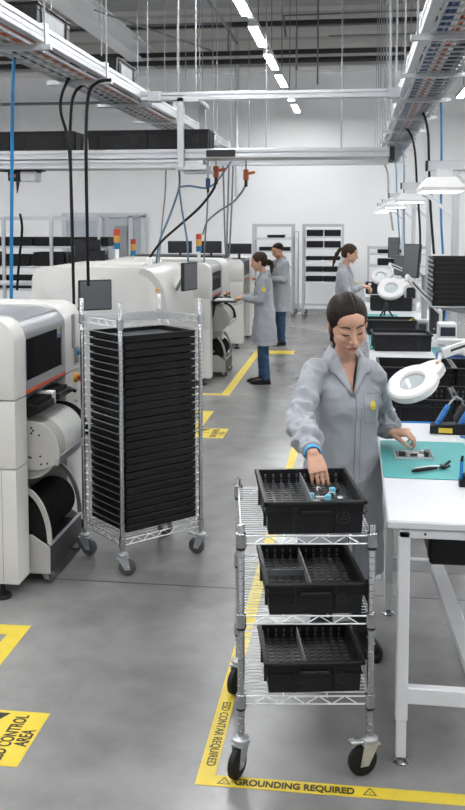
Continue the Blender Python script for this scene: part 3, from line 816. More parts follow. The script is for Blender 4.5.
# keyboard shelf of the far woman
kb = thing('keyboard_shelf', 'small shelf with white keyboard under the far woman\'s hands', 'shelf', (-1.60, 11.55, 1.06))
MB().box(-.19, .13, -.14, .16, -.02, 0, .005).build('shelf_board', 'dark', kb)
k = MB(); k.box(-.14, .12, -.11, .10, .0, .018, .004)
for i in range(4):
    for j in range(9): k.box(-.12 + .055 * i, -.075 + .055 * i, -.10 + .021 * j, -.083 + .021 * j, .018, .022)
k.build('keyboard', 'tubewhite', kb)
MB().bar((-.15, .0, -.02), (-.19, 0, -.22), .03, .03).build('shelf_bracket', 'dark', kb)
# ------------------------------------------------------------------ benches
def bench(label, x, y, w, d, z=.95, detail=False):
    # x: aisle edge, y: front edge; w along x, d along y
    t = thing('workbench', label, 'workbench', (x, y, 0))
    MB().box(0, w, 0, d, z - .033, z, .006).build('tabletop', 'white2', t)
    fr = MB(); fr.box(.045, w - .05, .012, .052, z - .068, z - .034, .003); fr.box(.045, w - .05, d - .06, d - .02, z - .068, z - .034, .003)
    fr.box(.045, .085, .05, d - .05, z - .068, z - .034); fr.box(w - .09, w - .05, .05, d - .05, z - .068, z - .034); fr.build('under_frame', 'frame', t)
    lx = (.042, w - .09); ly = (.012, d - .36 if detail else d - .08)
    for a in lx:
        for b in ly:
            l = MB(); l.box(a, a + .046, b, b + .046, .17, z - .04, .005); l.box(a + .004, a + .042, b + .004, b + .042, .025, .18, .003)
            lo = l.build('leg', 'frame', t, smooth=30)
            MB().lathe([(.032, 0), (.034, .006), (.022, .014), (.010, .018), (.010, .03)], Matrix.Translation((a + .023, b + .023, 0)), 18).build('levelling_foot', 'chrome', lo, smooth=35)
    c = MB(); c.box(.08, w - .08, .016, .056, .238, .302, .004); c.build('crossbar', 'frame', t)
    c = MB(); c.box(.08, w - .08, ly[1] + .004, ly[1] + .044, .238, .302, .004); c.build('crossbar', 'frame', t)
    if detail:
        MB().bar((.30, ly[1], .29), (.37, .05, .27), .07, .035, bev=.003).build('brace_bar', 'frame', t)
        g = MB()
        for a in (.07, .14): g.lathe([(.005, 0), (.005, .002)], Matrix.Translation((a, .011, z - .05)) @ Matrix.Rotation(pi / 2, 4, 'X'), 10)
        g.build('bolt', 'dark', t)
    return t
b1 = bench('white workbench nearest, with green mat, beside the wire cart', .128, 3.38, .94, 1.72, detail=True)
bench('white workbench behind the front bench carrying a slotted black bin', .125, 7.20, .79, 2.3)
bench('white workbench third along the aisle carrying a tripod stand', .13, 10.55, .79, 2.2)
bench('white workbench at which the ponytailed woman stands', .16, 13.7, .75, 2.2)

# things on the front bench
def rounded(x0, x1, y0, y1, r, n=5):
    P = []
    for cx, cy, a0 in ((x1 - r, y1 - r, 0), (x0 + r, y1 - r, 90), (x0 + r, y0 + r, 180), (x1 - r, y0 + r, 270)):
        for k in range(n + 1):
            a = radians(a0 + 90 * k / n); P.append((cx + r * cos(a), cy + r * sin(a)))
    return P
ZT = .9505
m = MB(); m.prism(rounded(.132, .545, 3.955, 4.64, .02), 'z', ZT, ZT + .003); tag(m.build('esd_mat', 'mat'), 'teal mat with rounded corners on the front workbench', 'mat')
pc = thing('circuit_board', 'dark circuit board under the woman\'s hand on the teal mat', 'circuit board', (.198, 4.27, ZT + .0045), radians(2))
MB().box(0, .172, 0, .125, .004, .008).build('board', 'pcb', pc)
g = MB(); g.box(0, .172, -.003, .0, -.0, .010); g.box(0, .172, .125, .128, 0, .010); g.box(-.003, 0, -.003, .128, 0, .010); g.box(.172, .175, -.003, .128, 0, .010); g.build('carrier_rim', 'chip', pc)
random.seed(5)
for (cx, cy, sx, sy, h, mm) in ((.03, .03, .03, .028, .02, 'dark'), (.08, .04, .045, .016, .008, 'dark'), (.09, .075, .05, .02, .007, 'chip'), (.135, .09, .022, .022, .012, 'chip'), (.142, .035, .018, .045, .022, 'dark'), (.05, .095, .03, .02, .008, 'chip'), (.115, .02, .03, .012, .010, 'tubewhite'), (.155, .105, .012, .02, .02, 'chip'), (.06, .02, .012, .012, .012, 'chip')):
    MB().box(cx - sx / 2, cx + sx / 2, cy - sy / 2, cy + sy / 2, .008, .008 + h, .001).build('component', mm, pc)
tw = thing('hand_tool', 'black and silver hand tool lying on the teal mat', 'tool', (.257, 4.035, ZT + .012), atan2(.10, .175))
MB().tube([(0, 0, 0), (.02, 0, .002), (.09, 0, .003), (.13, 0, .002)], [.005, .0085, .0085, .006], 10).build('grip', 'black', tw, smooth=40)
MB().tube([(.02, .009, .006), (.10, .010, .008), (.155, .008, .006)], .0045, 8).build('shaft', 'chip', tw, smooth=40)
h = MB(); h.box(.15, .172, -.012, .02, -.006, .012, .003); h.tube([(.165, .01, 0), (.19, .012, .012), (.205, .006, .024)], .006, 8); h.tube([(.168, -.01, 0), (.188, -.014, .01)], .006, 8); h.build('head', 'dark', tw, smooth=40)
def solder_stand(label, loc, rz):
    t = thing('soldering_stand', label, 'tool stand', loc, rz)
    b = MB(); b.prism([(0, 0), (.20, 0), (.20, .055), (.16, .058), (.02, .042), (0, .040)], 'y', 0, .085, .004)
    for v in b.bm.verts: pass
    b.build('base', 'black', t)
    MB().box(.045, .115, -.0015, .0, .008, .034).build('yellow_label', 'yellow', t)
    for k, x in enumerate((.035, .150)):
        a = V((x, .03, .045)); bt = V((x + .055, .05, .145))
        h = MB(); h.tube([a, a.lerp(bt, .3), a.lerp(bt, .7), bt], [.014, .0155, .0155, .012], 12); ho = h.build('tool_handle', 'blue', t, smooth=40)
        r = MB()
        for j in range(6):
            q = a.lerp(bt, .15 + .12 * j); d = (bt - a).normalized(); mm = Matrix.Translation(q) @ d.to_track_quat('Z', 'Y').to_matrix().to_4x4()
            r.ring([(.0152, 0), (.0168, .003), (.0152, .006)], mm, 12)
        r.build('grip_ring', 'darkblue', ho)
        if k: MB().tube([bt, bt + V((.012, .004, .02)), bt + V((.02, .006, .028))], [.013, .012, .006], 10).build('tool_cap', 'label', ho, smooth=40)
        c = MB(); c.tube([bt, bt + V((.03, .02, .04)), bt + V((.065, .04, .03)), bt + V((.085, .05, -.05)), bt + V((.10, .055, -.125))], .0055, 7); c.build('tool_cord', 'blackcable' if k else 'greycable', ho, smooth=40)
    c = MB(); c.lathe([(.035, .06), (.032, .12), (.022, .15)], Matrix.Translation((.13, .085, 0)) @ Matrix.Rotation(.3, 4, 'Y'), 16); c.build('coil_holder', 'dark', t, smooth=35)
    return t
solder_stand('black soldering stand with two blue-handled irons on the front workbench', (.395, 4.83, ZT), radians(-8))
hd = thing('pen_holder', 'black holder with an upright blue pen at the bench front', 'tool holder', (.440, 3.85, ZT))
h = MB(); h.prism([(0, 0), (.10, 0), (.10, .09), (.05, .075), (.018, .045), (.012, .028), (0, .028)], 'y', 0, .05, .003); h.build('holder', 'black', hd)
MB().tube([(.008, .025, .03), (.011, .025, .105)], .0075, 10).build('blue_pen', 'blue', hd, smooth=40)
MB().tube([(.011, .025, .105), (.0115, .025, .115), (.014, .025, .128)], [.0075, .006, .005], 10).build('pen_tip', 'black', hd, smooth=40)
MB().ell((.05, .02, .10), (.02, .018, .016)).build('sponge_knob', 'plate', hd, smooth=60)
tag(MB().box(.14, 1.05, 5.078, 5.092, ZT, ZT + .006).build('edge_strip', 'blue'), 'thin blue strip along the back edge of the front workbench', 'strip')
c = MB(); c.tube([(.545, 4.76, ZT + .006), (.60, 4.70, ZT + .006), (.75, 4.62, ZT + .006)], .006, 7); tag(c.build('power_cord', 'bluecable', smooth=40), 'blue cord leaving the soldering stand across the bench', 'cable')
hb = MB(); hb.box(.305, .75, 3.62, 4.1, .70, .905, .008); hbo = tag(hb.build('hanging_box', 'black'), 'black box hung under the front workbench top', 'box')
MB().box(.300, .306, 3.64, 4.08, .72, .89, .002).build('side_ribs', 'dark', hbo)

# magnifier lamps
def magnifier(label, loc, arm, tilt_m, scale=1., base=None):
    t = thing('magnifier_lamp', label, 'magnifier lamp', loc)
    s = scale
    rg = MB(); rg.ring([(.060 * s, .012 * s), (.068 * s, .020 * s), (.112 * s, .020 * s), (.122 * s, .012 * s), (.124 * s, -.012 * s), (.116 * s, -.024 * s), (.070 * s, -.024 * s), (.060 * s, -.012 * s)], tilt_m, 40)
    ro = rg.build('lamp_ring', 'lamp_white', t, smooth=35)
    MB().lathe([(.0615 * s, -.003), (.0615 * s, .003), (.04 * s, .006)], tilt_m, 32, True).build('lens', 'lens', ro, smooth=60)
    nk = MB(); P = [tilt_m @ V(p) for p in ((.095 * s, .05 * s, 0), (.155 * s, .03 * s, 0))]
    # neck block towards +x of the ring plane
    n2 = MB(); n2.loft([[tilt_m @ V((x, y, z)) for (y, z) in ((-wd, -.020 * s), (wd, -.020 * s), (wd, .019 * s), (-wd, .019 * s))] for x, wd in ((.095 * s, .065 * s), (.135 * s, .050 * s), (.165 * s, .030 * s))])
    n2.build('neck', 'lamp_white', ro, smooth=30)
    k = MB(); k.lathe([(.007 * s, .019 * s), (.007 * s, .026 * s)], tilt_m @ Matrix.Translation((.15 * s, .0, 0)), 12); k.build('pivot_screw', 'amber', ro)
    start = tilt_m @ V((.155 * s, 0, .012 * s))
    pts = [start] + [V(a) - V(loc) for a in arm]
    a1 = MB(); a1.tube([pts[0], pts[0].lerp(pts[1], .4) + V((0, 0, .012 * s)), pts[1]], .010 * s, 10); a1.build('joint', 'galv', t, smooth=40)
    for i in range(1, len(pts) - 1):
        d = (pts[i + 1] - pts[i]).normalized(); sd = V((0, 0, 1)) - d * d.z; sd.normalize()
        a2 = MB()
        a2.bar(pts[i] + sd * .016 * s, pts[i + 1] + sd * .016 * s, .018 * s, .013 * s); a2.bar(pts[i] - sd * .016 * s, pts[i + 1] - sd * .016 * s, .018 * s, .013 * s)
        a2.bar(pts[i], pts[i].lerp(pts[i + 1], .16), .028 * s, .045 * s, bev=.004); a2.bar(pts[i].lerp(pts[i + 1], .9), pts[i + 1], .028 * s, .045 * s, bev=.004)
        a2.build('arm', 'lamp_white', t, smooth=30)
        a3 = MB(); a3.bar(pts[i].lerp(pts[i + 1], .16), pts[i].lerp(pts[i + 1], .9), .008 * s, .010 * s); a3.build('spring', 'dark', t)
    if base:
        e = pts[-1]; MB().tube([e, V((e.x, e.y, base - loc[2]))], .016, 10).build('base_post', 'lamp_white', t, smooth=40)
        MB().lathe([(.05, 0), (.05, .02), (.025, .03), (.02, .05)], Matrix.Translation((e.x, e.y, base - loc[2])), 18).build('base', 'lamp_white', t, smooth=35)
    return t
def ringtilt(ax, roll, yaw=0.): return Matrix.Rotation(yaw, 4, 'Z') @ Matrix.Rotation(roll, 4, 'Y') @ Matrix.Rotation(ax, 4, 'X')
magnifier('large white magnifier lamp hanging over the front bench mat', (.270, 4.30, 1.305), [(.405, 4.40, 1.43), (.66, 4.55, 1.50), (.98, 4.62, 1.25)], ringtilt(radians(15), radians(-30), radians(22)), 1.0, base=.95)
magnifier('white magnifier lamp with a long arm over the second bench', (.325, 8.5, 1.44), [(.465, 8.6, 1.555), (.80, 8.8, 1.20)], ringtilt(radians(38), radians(-22), radians(15)), 1.0, base=.95)
magnifier('small white magnifier lamp farther back, facing the ponytailed woman', (.305, 11.1, 1.40), [(.40, 11.2, 1.545), (.62, 11.3, 1.45), (.80, 11.4, 1.20)], ringtilt(radians(44), radians(-18), radians(15)), .95, base=.95)

# shelf unit with bins between the first two benches
su = thing('bin_shelf', 'low grey shelf unit behind the front bench carrying black bins', 'shelf', (.13, 5.22, 0))
for (a, b) in ((0, .0), (.74, .0), (0, 1.28), (.74, 1.28)): MB().box(a, a + .04, b, b + .04, .0, 1.0 if b else .87, .003).build('upright', 'frame', su)
MB().box(0, .78, 0, .50, .865, .885, .003).build('shelf_board', 'frame', su); MB().box(0, .78, .80, 1.32, .955, .975, .003).build('shelf_board', 'frame', su)
MB().box(0, .04, .0, 1.32, .24, .28).build('rail', 'frame', su); MB().box(.74, .78, 0, 1.32, .24, .28).build('rail', 'frame', su)
make_bin('open black bin behind the front bench, beside the soldering stand', (.172, 5.30, .886), 0, .395, .44, .155, dividers=(), emblem=False)
make_bin('open black bin behind the front bench at the picture edge', (.600, 5.30, .886), 0, .295, .44, .155, dividers=(), emblem=False)
make_bin('black bin on the raised shelf behind the open bins', (.165, 6.06, .976), 0, .47, .42, .13, inner=False, emblem=False)
make_bin('black bin on the raised shelf behind the magnifier ring', (.66, 6.06, .976), 0, .235, .42, .13, inner=False, emblem=False)
# things on the second bench and beyond
make_bin('black bin with slotted lid on the second workbench', (.172, 7.90, ZT), radians(3), .48, .40, .145, inner=False, slat=True)
make_bin('black bin with slotted lid farther back behind the slotted bin', (.13, 9.0, ZT), radians(2), .46, .36, .15, inner=False, slat=True, emblem=False)
make_bin('black bin on the third bench beside the magnifier lamps', (.20, 11.5, ZT), 0, .50, .36, .17, inner=False, emblem=False)
make_bin('black bin at the hands of the ponytailed woman', (.17, 14.2, ZT), 0, .40, .32, .17, inner=False, emblem=False)
tag(MB().box(.135, .24, 8.0, 9.0, ZT, ZT + .003).build('esd_mat', 'mat'), 'teal mat beside the slotted black bin', 'mat')
tag(MB().box(.66, .90, 7.35, 8.2, ZT, ZT + .003).build('esd_mat', 'mat'), 'teal mat under the white instrument on the second bench', 'mat')
tag(MB().box(.15, .5, 10.75, 11.1, ZT, ZT + .003).build('esd_mat', 'mat'), 'teal mat under the tripod on the third bench', 'mat')
ts = thing('tripod_stand', 'small black tripod stand on the third workbench', 'stand', (.36, 10.85, ZT))
for a in (100, 220, 340): MB().tube([(0, 0, .12), (.085 * cos(radians(a)), .085 * sin(radians(a)), .005)], .010, 8).build('leg', 'black', ts, smooth=40)
MB().lathe([(.018, .11), (.02, .15), (.01, .17)], None, 12).build('head', 'dark', ts, smooth=40)
ins = thing('bench_instrument', 'white instrument with a dark blue base on the second bench', 'instrument', (.66, 7.25, ZT))
MB().prism([(0, 0), (.24, 0), (.24, .06), (.08, .075), (0, .05)], 'y', 0, .36, .008).build('base', 'darkblue', ins)
MB().bar((.02, .06, .15), (.26, -.05, .06), .05, .03, bev=.006).build('tilted_panel', 'lamp_white', ins)
MB().box(-.02, .25, .02, .10, .145, .19, .008).build('top_rail', 'lamp_white', ins)
MB().box(.10, .16, .03, .09, .05, .15, .008).build('column', 'galv', ins)
MB().lathe([(.04, .0), (.045, .05), (.03, .08)], Matrix.Translation((.19, .16, .07)), 16).build('objective', 'dark', ins, smooth=35)
ir = thing('soldering_stand', 'yellow and blue tool stand beyond the second magnifier lamp', 'tool stand', (.47, 9.25, ZT))
MB().box(0, .14, 0, .09, 0, .04, .004).build('base', 'black', ir); MB().tube([(.03, .04, .05), (.10, .05, .13)], .016, 10).build('tool_handle', 'yellow', ir, smooth=40); MB().tube([(.07, .02, .04), (.12, .02, .09)], .014, 10).build('tool_handle', 'blue', ir, smooth=40)
for k, (lab, loc, w, d, h, mm) in enumerate((('grey power supply box on the second bench beside a post', (.60, 9.0, ZT), .10, .2, .14, 'screengrey'), ('white controller box on the second bench under the tray stack', (.74, 8.3, ZT), .16, .2, .20, 'lamp_white'), ('black controller box behind the white magnifier arm', (.74, 9.2, ZT), .14, .2, .26, 'dark'), ('white controller on the third bench beside the tilted monitor', (.62, 11.6, ZT), .14, .2, .34, 'lamp_white'), ('black device on the third bench behind the magnifier rings', (.48, 12.2, ZT), .12, .2, .25, 'dark'))):
    t = thing('controller_box', lab, 'instrument', loc); MB().box(0, w, 0, d, 0, h, .006).build('case', mm, t)
    MB().box(.015, w - .015, -.004, .0, h * .45, h * .85, .001).build('display', 'screen', t)
    for q in range(3): MB().lathe([(.010, 0), (.010, .010)], Matrix.Translation((w * (.25 + .25 * q), 0, h * .2)) @ Matrix.Rotation(pi / 2, 4, 'X'), 10).build('knob', 'grey', t)
monitor('dark tilted monitor on an arm over the third bench', (.62, 10.6, 1.42), radians(-52), .26, .38, tilt=-.10, wallarm=[(0, .12, .05), (.06, .16, 0)], front='screengrey', post=.951)
monitor('dark blue monitor near the ponytailed woman, before the back wall', (.56, 13.75, 1.52), radians(-15), .17, .30, wallarm=[(0, .1, .1), (.12, .2, 0)], front='screengrey', post=.951)
monitor('narrow dark monitor beyond the tilted monitor', (.60, 12.4, 1.34), radians(-60), .3, .26, wallarm=[(0, .1, .1), (.05, .16, 0)], front='screengrey', post=.951)
# black tray stack on an arm
sp = thing('tray_shelf', 'grey tilting shelf under the stack of black trays', 'shelf', (.50, 6.15, 1.485))
MB().box(0, .52, -.01, .44, 0, .012, .003).build('shelf_board', 'hood', sp); MB().bar((.10, .2, -.012), (.455, -.19, -.05), .04, .03).build('support_arm', 'frame', sp)
st0 = None
for k in range(10):
    i = 9 - k
    lab = {0: 'topmost black tray of the stack under the bench lamps', 9: 'lowest black tray of the stack under the bench lamps'}.get(i, ORD[i] + ' black tray from the top of the stack under the bench lamps')
    if st0 is None:
        st0 = make_tray('component_tray', .50, .42, .031); tr = st0
        for y in (.03, .14, .25, .36): MB().box(-.008, .004, y, y + .03, .006, .018, .002).build('tray_lug', 'galv', st0)
    else: tr = copy_tree(st0)
    tr.location = (.505 + .003 * (k % 3), 6.17 + .002 * (k % 2), 1.498 + .0315 * k); tr.rotation_euler = (0, 0, radians(.6 * (k % 3)))
    tag(tr, lab, 'tray', 'black trays stacked under the bench lamps')

# bench lamp frames
def lamp_frame(label, y, z, rank):
    t = thing('bench_lamp', label, 'lamp', (.39, y, 0))
    MB().box(.535, .60, .04, .105, .0 if rank else 0, 2.42, .004).build('post', 'alu', t)
    MB().box(.05, .62, .04, .10, z + .13, z + .19, .004).build('boom', 'alu', t)
    MB().box(.038, .05, .038, .102, z + .128, z + .192, .002).build('boom_cap', 'black', t)
    MB().bar((.24, .07, z + .12), (.54, .07, z - .13), .035, .035).build('brace', 'frame', t)
    h = MB(); h.loft([[(0, -.16, z), (.26, -.16, z), (.26, .30, z), (0, .30, z)], [(0, -.16, z + .022), (.26, -.16, z + .022), (.26, .30, z + .022), (0, .30, z + .022)], [(.02, -.12, z + .05), (.24, -.12, z + .05), (.24, .26, z + .05), (.02, .26, z + .05)], [(.05, -.06, z + .085), (.21, -.06, z + .085), (.21, .17, z + .085), (.05, .17, z + .085)]])
    h.build('lamp_housing', 'lamp_white', t, smooth=25)
    MB().box(.10, .20, .02, .12, z + .08, z + .135).build('lamp_mount', 'lamp_white', t)
    MB().box(.012, .248, -.148, .288, z - .004, z - .0005).build('diffuser', 'lampled', t)
    return t
for k, lb in enumerate(('bench lamp nearest, above the stack of black trays', 'second bench lamp along the row over the benches', 'third bench lamp along the row over the benches', 'fourth bench lamp along the row over the benches', 'farthest bench lamp, smallest of the row over the benches')):
    lamp_frame(lb, 5.85 + 3.27 * k, 2.235, k)

# ------------------------------------------------------------------ back of the hall
def big_rack(label, x, y, w, d, h, levels, rows, name='storage_rack', cast=True):
    t = thing(name, label, 'rack', (x, y, 0))
    for (a, b) in ((0, 0), (w, 0), (w, d), (0, d)): MB().box(a - .022, a + .022, b - .022, b + .022, .13 if cast else 0, h).build('post', 'alu', t)
    for z in levels: MB().box(0, w, 0, d, z - .035, z, .004).build('shelf', 'frame', t)
    MB().box(0, w, -.01, .01, h - .06, h).build('top_rail', 'alu', t)
    if cast:
        for (a, b) in ((.0, 0), (w, 0), (w, d), (0, d)): caster(t, a, b, .055, radians(170), 'grub', ztop=.16)
    for (lab, bx, z, bw, bh, bl) in rows:
        o = MB(); bin_shell(o, bw, bl, bh, lip=.008); tag(o.build('storage_bin', 'bin', loc=(x + bx, y + .03, z + .002)), lab, 'bin', 'black bins on the ' + ('back wall racks' if cast else 'side shelving'))
    return t
lv = [.30, 1.02, 1.28, 1.62, 1.84] 
LV = [.20, .97, 1.22, 1.49, 1.735]
rows = []
for z, nm in ((1.735, 'top'), (1.49, 'second')):
    for bx, sd in ((.07, 'aisle'), (.45, 'bench')): rows.append((f'black bin on the {nm} shelf of the right back rack, {sd} side', bx, z, .345, .135, .4))
for z, nm in ((1.22, 'third'), (.97, 'fourth'), (.76, 'fifth')):
    for bx, sd in ((.06, 'aisle'), (.43, 'bench')): rows.append((f'shallow black bin on the {nm} shelf of the right back rack, {sd} side', bx, z, .355, .075 if nm == 'third' else .10, .4))
big_rack('tall grey rack with black bins against the back wall, right of two', -1.11, 19.95, .84, .5, 2.0, LV + [.76], rows)
big_rack('tall grey rack against the back wall behind the man', -2.19, 19.95, .85, .5, 2.0, [.22, .8, 1.10, 1.42, 1.70], [('small black bin on the upper shelf of the rack behind the man', .30, 1.70, .36, .06, .4), ('wide shallow black bin beside the man\'s head on the rack', .12, 1.42, .66, .075, .4), ('black bin on the rack hidden partly by the man', .12, 1.10, .5, .09, .4)])
pf = thing('push_handle_frame', 'grey tubular push frame beside the rack behind the man', 'frame', (-1.26, 20.1, 0))
MB().tube([(-.05, 0, 1.83), (.04, 0, 1.83), (.04, 0, .12), (.04, .3, .12)], .016, 8).build('tube', 'galv', pf, smooth=40)
big_rack('grey shelving beyond the ponytailed woman, before the back wall', .29, 20.3, 1.3, .5, 1.52, [.3, .75, 1.1, 1.36], [('flat black bin on the top shelf beyond the ponytailed woman', .2, 1.36, .8, .08, .4), ('black bin on the middle shelf beyond the ponytailed woman', .2, 1.10, .6, .14, .4)])
rows = []
for k in range(4): rows.append((('black bin on the upper shelf of the side shelving, ' + ('first', 'second', 'third', 'fourth')[k] + ' from the picture edge'), .05 + .62 * k, 1.66, .58, .14, .4))
for k in range(4): rows.append((('black bin on the middle shelf of the side shelving, ' + ('first', 'second', 'third', 'fourth')[k] + ' from the picture edge'), .10 + .58 * k, 1.34, .50, .22 - .04 * (k % 2), .4))
for k in range(3): rows.append((('black bin on the lower shelf of the side shelving, ' + ('first', 'second', 'third')[k] + ' from the picture edge'), .05 + .66 * k, .98, .6, .20, .4))
sr = big_rack('long aluminium side shelving with black bins behind the left machine', -6.35, 14.2, 2.35, .5, 2.13, [.4, .98, 1.34, 1.66], rows, 'side_shelving', False)
for a in (.78, 1.57): MB().box(a - .025, a + .025, -.025, .025, 0, 2.13).build('post', 'alu', sr)
sd = thing('side_table', 'white side table under two black monitors by the glazed corridor', 'table', (-4.22, 12.0, 0))
MB().box(0, .85, 0, .9, .96, .999, .004).build('tabletop', 'white2', sd)
for (a, b) in ((.02, .02), (.79, .02), (.02, .84), (.79, .84)): MB().box(a, a + .04, b, b + .04, 0, .96).build('leg', 'frame', sd)
rc = thing('side_table', 'white side table with clutter behind the left machine', 'table', (-5.4, 12.4, 0))
MB().box(0, 1.2, 0, .6, 1.16, 1.19, .004).build('tabletop', 'white2', rc)
for (a, b) in ((.02, .02), (1.14, .02), (.02, .54), (1.14, .54)): MB().box(a, a + .04, b, b + .04, 0, 1.16).build('leg', 'frame', rc)

# ------------------------------------------------------------------ overhead: trays, beams, boxes, cables
def cable_tray(label, x, y0, y1, side, Wd=.36, z=3.25):
    # side: +1 when the big rail is on the +x edge
    t = thing('cable_tray', label, 'cable tray', (x, y0, z)); L = y1 - y0
    r = MB(); rx = 0
    for (za, zb, ox) in ((0, .030, .0), (.036, .070, .004), (.076, .112, 0)): r.box(-.03 + ox, .03 - ox, 0, L, za, zb, .004)
    r.box(-.024, .024, 0, L, .01, .105); r.build('main_rail', 'alu', t)
    o = -side * Wd
    r = MB(); r.box(min(o, o + .03), max(o, o + .03), 0, L, -.02, .045, .004); r.build('outer_rail', 'alu', t)
    xi, xo = sorted((-side * .035, o))
    r = MB(); PT = .20 if side > 0 else .17; n = int(L / PT)
    for k in range(n): r.box(xi, xo, k * PT, k * PT + .020, -.030, -.020)
    r.box(xi + .0, xi + .015, 0, L, -.030, -.010); r.box(xo - .015, xo, 0, L, -.030, -.010)
    r.build('rung', 'galv', t)
    cols = ['darkblue', 'darkblue', 'whitecable', 'orangecable', 'whitecable', 'blackcable', 'blackcable', 'greycable'] if side < 0 else ['orangecable', 'orangecable', 'whitecable', 'greycable', 'whitecable', 'blackcable', 'whitecable']
    if side > 0: cols = cols
    random.seed(11)
    nn = len(cols)
    for i, cm in enumerate(cols):
        f = (i + .5) / nn; cx = -side * (.05 + (Wd - .08) * f) ; c = MB()
        for q in range(2):
            ph = random.random() * 6; pts = [(cx + .011 * (q * 2 - 1) + .006 * sin(ph + j * .9), L * j / 24, -.004 + .004 * sin(ph * 2 + j * 1.3)) for j in range(25)]
            c.tube(pts, .0125, 6)
        c.build('tray_cable', cm, t, smooth=50)
    n = int(L / 1.55)
    for k in range(n + 1):
        yy = .35 + 1.55 * k
        if yy > L - .05: break
        s = MB(); s.box(min(.10 * side, o - side * .10), max(.10 * side, o - side * .10), yy, yy + .045, -.062, -.024, .003); so = s.build('hanger_bracket', 'galv', t)
        for xx in (side * .055, o - side * .055): MB().tube([(xx, yy + .022, -.06), (xx, yy + .022, 3.75)], .0063, 7).build('hanger_rod', 'rod', so, smooth=40)
        MB().box(-.036, .036, yy + .10, yy + .16, -.005, .135, .004).build('joint_plate', 'tubewhite', t)
    return t
cable_tray('left ladder cable tray of orange and white cables over the machines', -2.12, 2.6, 15.6, 1)
cable_tray('right ladder cable tray of blue and orange cables over the benches', .43, 2.6, 18.8, -1)
def rail_beam(label, x0, x1, y, z0, z1, dz=None, dep=.10, name='overhead_beam', rods=()):
    t = thing(name, label, 'overhead beam', ((x0 + x1) / 2, y, z0)); w = (x1 - x0) / 2; h = z1 - z0
    b = MB(); b.box(-w, w, -dep / 2, dep / 2, 0, h * .42, .005); b.box(-w, w, -dep / 2, dep / 2, h * .58, h, .005); b.box(-w, w, -dep / 2 + .012, dep / 2 - .012, h * .3, h * .7)
    b.build('profile', 'alu', t)
    for rx in rods: MB().tube([(rx - (x0 + x1) / 2, 0, h), (rx - (x0 + x1) / 2, 0, 6.9 - z0)], .008, 7).build('hanger_rod', 'rod', t, smooth=40)
    return t
ub = rail_beam('upper aluminium beam linking the two cable trays', -2.09, .40, 9.0, 3.222, 3.300, rods=(-1.55, .30))
for rx in (-1.95, .35): MB().box(rx - .06 + .84, rx + .06 + .84, -.06, .06, -.01, .09, .004).build('joint_plate', 'galv', ub)
lb = rail_beam('lower aluminium beam carrying a line of black boxes', -5.2, .31, 9.05, 2.655, 2.745, dep=.42, rods=())
MB().box(2.755, 2.80, -.22, .22, -.03, .095, .004).build('end_cap', 'black', lb)
mb_ = MB(); mb_.box(1.02, 1.30, -.222, -.205, .012, .078, .004); mb_.build('motor_cover', 'dark', lb)
lb2 = rail_beam('second lower aluminium beam under the box line, ending mid-hall', -5.2, -1.66, 8.95, 2.560, 2.645, dep=.34)
h = MB(); h.box(1.74, 1.80, -.20, -.14, -.0, .66, .003); h.box(1.86, 1.92, .36, .42, .10, .66, .003); h.box(1.74, 1.95, -.20, .42, .62, .66, .003); h.build('hanger_frame', 'alu', lb2)
h = MB(); h.box(1.72, 2.02, -.18, .1, -.02, .03, .004); h.box(1.80, 1.98, -.15, .05, .03, .07, .004); h.box(1.78, 2.06, -.10, .02, -.05, -.02, .004); h.build('carriage', 'galv', lb2)
rail_beam('faint aluminium beam farther back across the aisle', -1.95, .42, 12.5, 2.80, 2.87, rods=(-1.2, -.2))
sc = thing('scanner_unit', 'grey and black scanner unit hung under the left beam', 'scanner', (-3.42, 8.95, 2.43))
MB().box(0, .12, -.09, .09, .02, .11, .008).build('camera_block', 'black', sc); MB().box(.12, .29, -.08, .08, .015, .115, .012).build('housing', 'frame', sc)
MB().box(.02, .085, -.092, -.089, .055, .085).build('orange_label', 'orangecable', sc); h = MB(); h.box(-.1, .35, -.04, .04, .115, .135); h.box(.05, .12, -.03, .03, .12, .16); h.box(.2, .3, -.05, .05, .10, .135); h.build('mount', 'dark', sc)
MB().tube([(.07, 0, .02), (.065, 0, -.05), (.06, 0, -.10)], [.02, .012, .003], 8).build('probe', 'dark', sc)
for k, (x, lab) in enumerate(((-3.99, 'black box on the overhead beam cut by the picture edge'), (-3.345, 'black box on the overhead beam above the scanner unit'), (-2.60, 'black box on the overhead beam behind the black cables'), (-2.005, 'black box at the aisle end of the overhead box line'))):
    make_bin(lab, (x, 8.86, 2.747), 0, .595, .40, .185, inner=False, name='transport_box', group='boxes on the lower overhead beam')
for k, (y, lab) in enumerate(((6.28, 'black box on the left cable tray, nearest of three'), (8.42, 'black box on the left cable tray, middle of three'), (10.9, 'black box on the left cable tray above the upper beam'))):
    o = make_bin(lab, (-2.475, y, 3.285), 0, .285, .74, .275, inner=False, emblem=False, name='transport_box', group='boxes on the left cable tray')
    MB().box(.286, .291, .16, .58, .09, .235).build('paper_label', 'label', o)

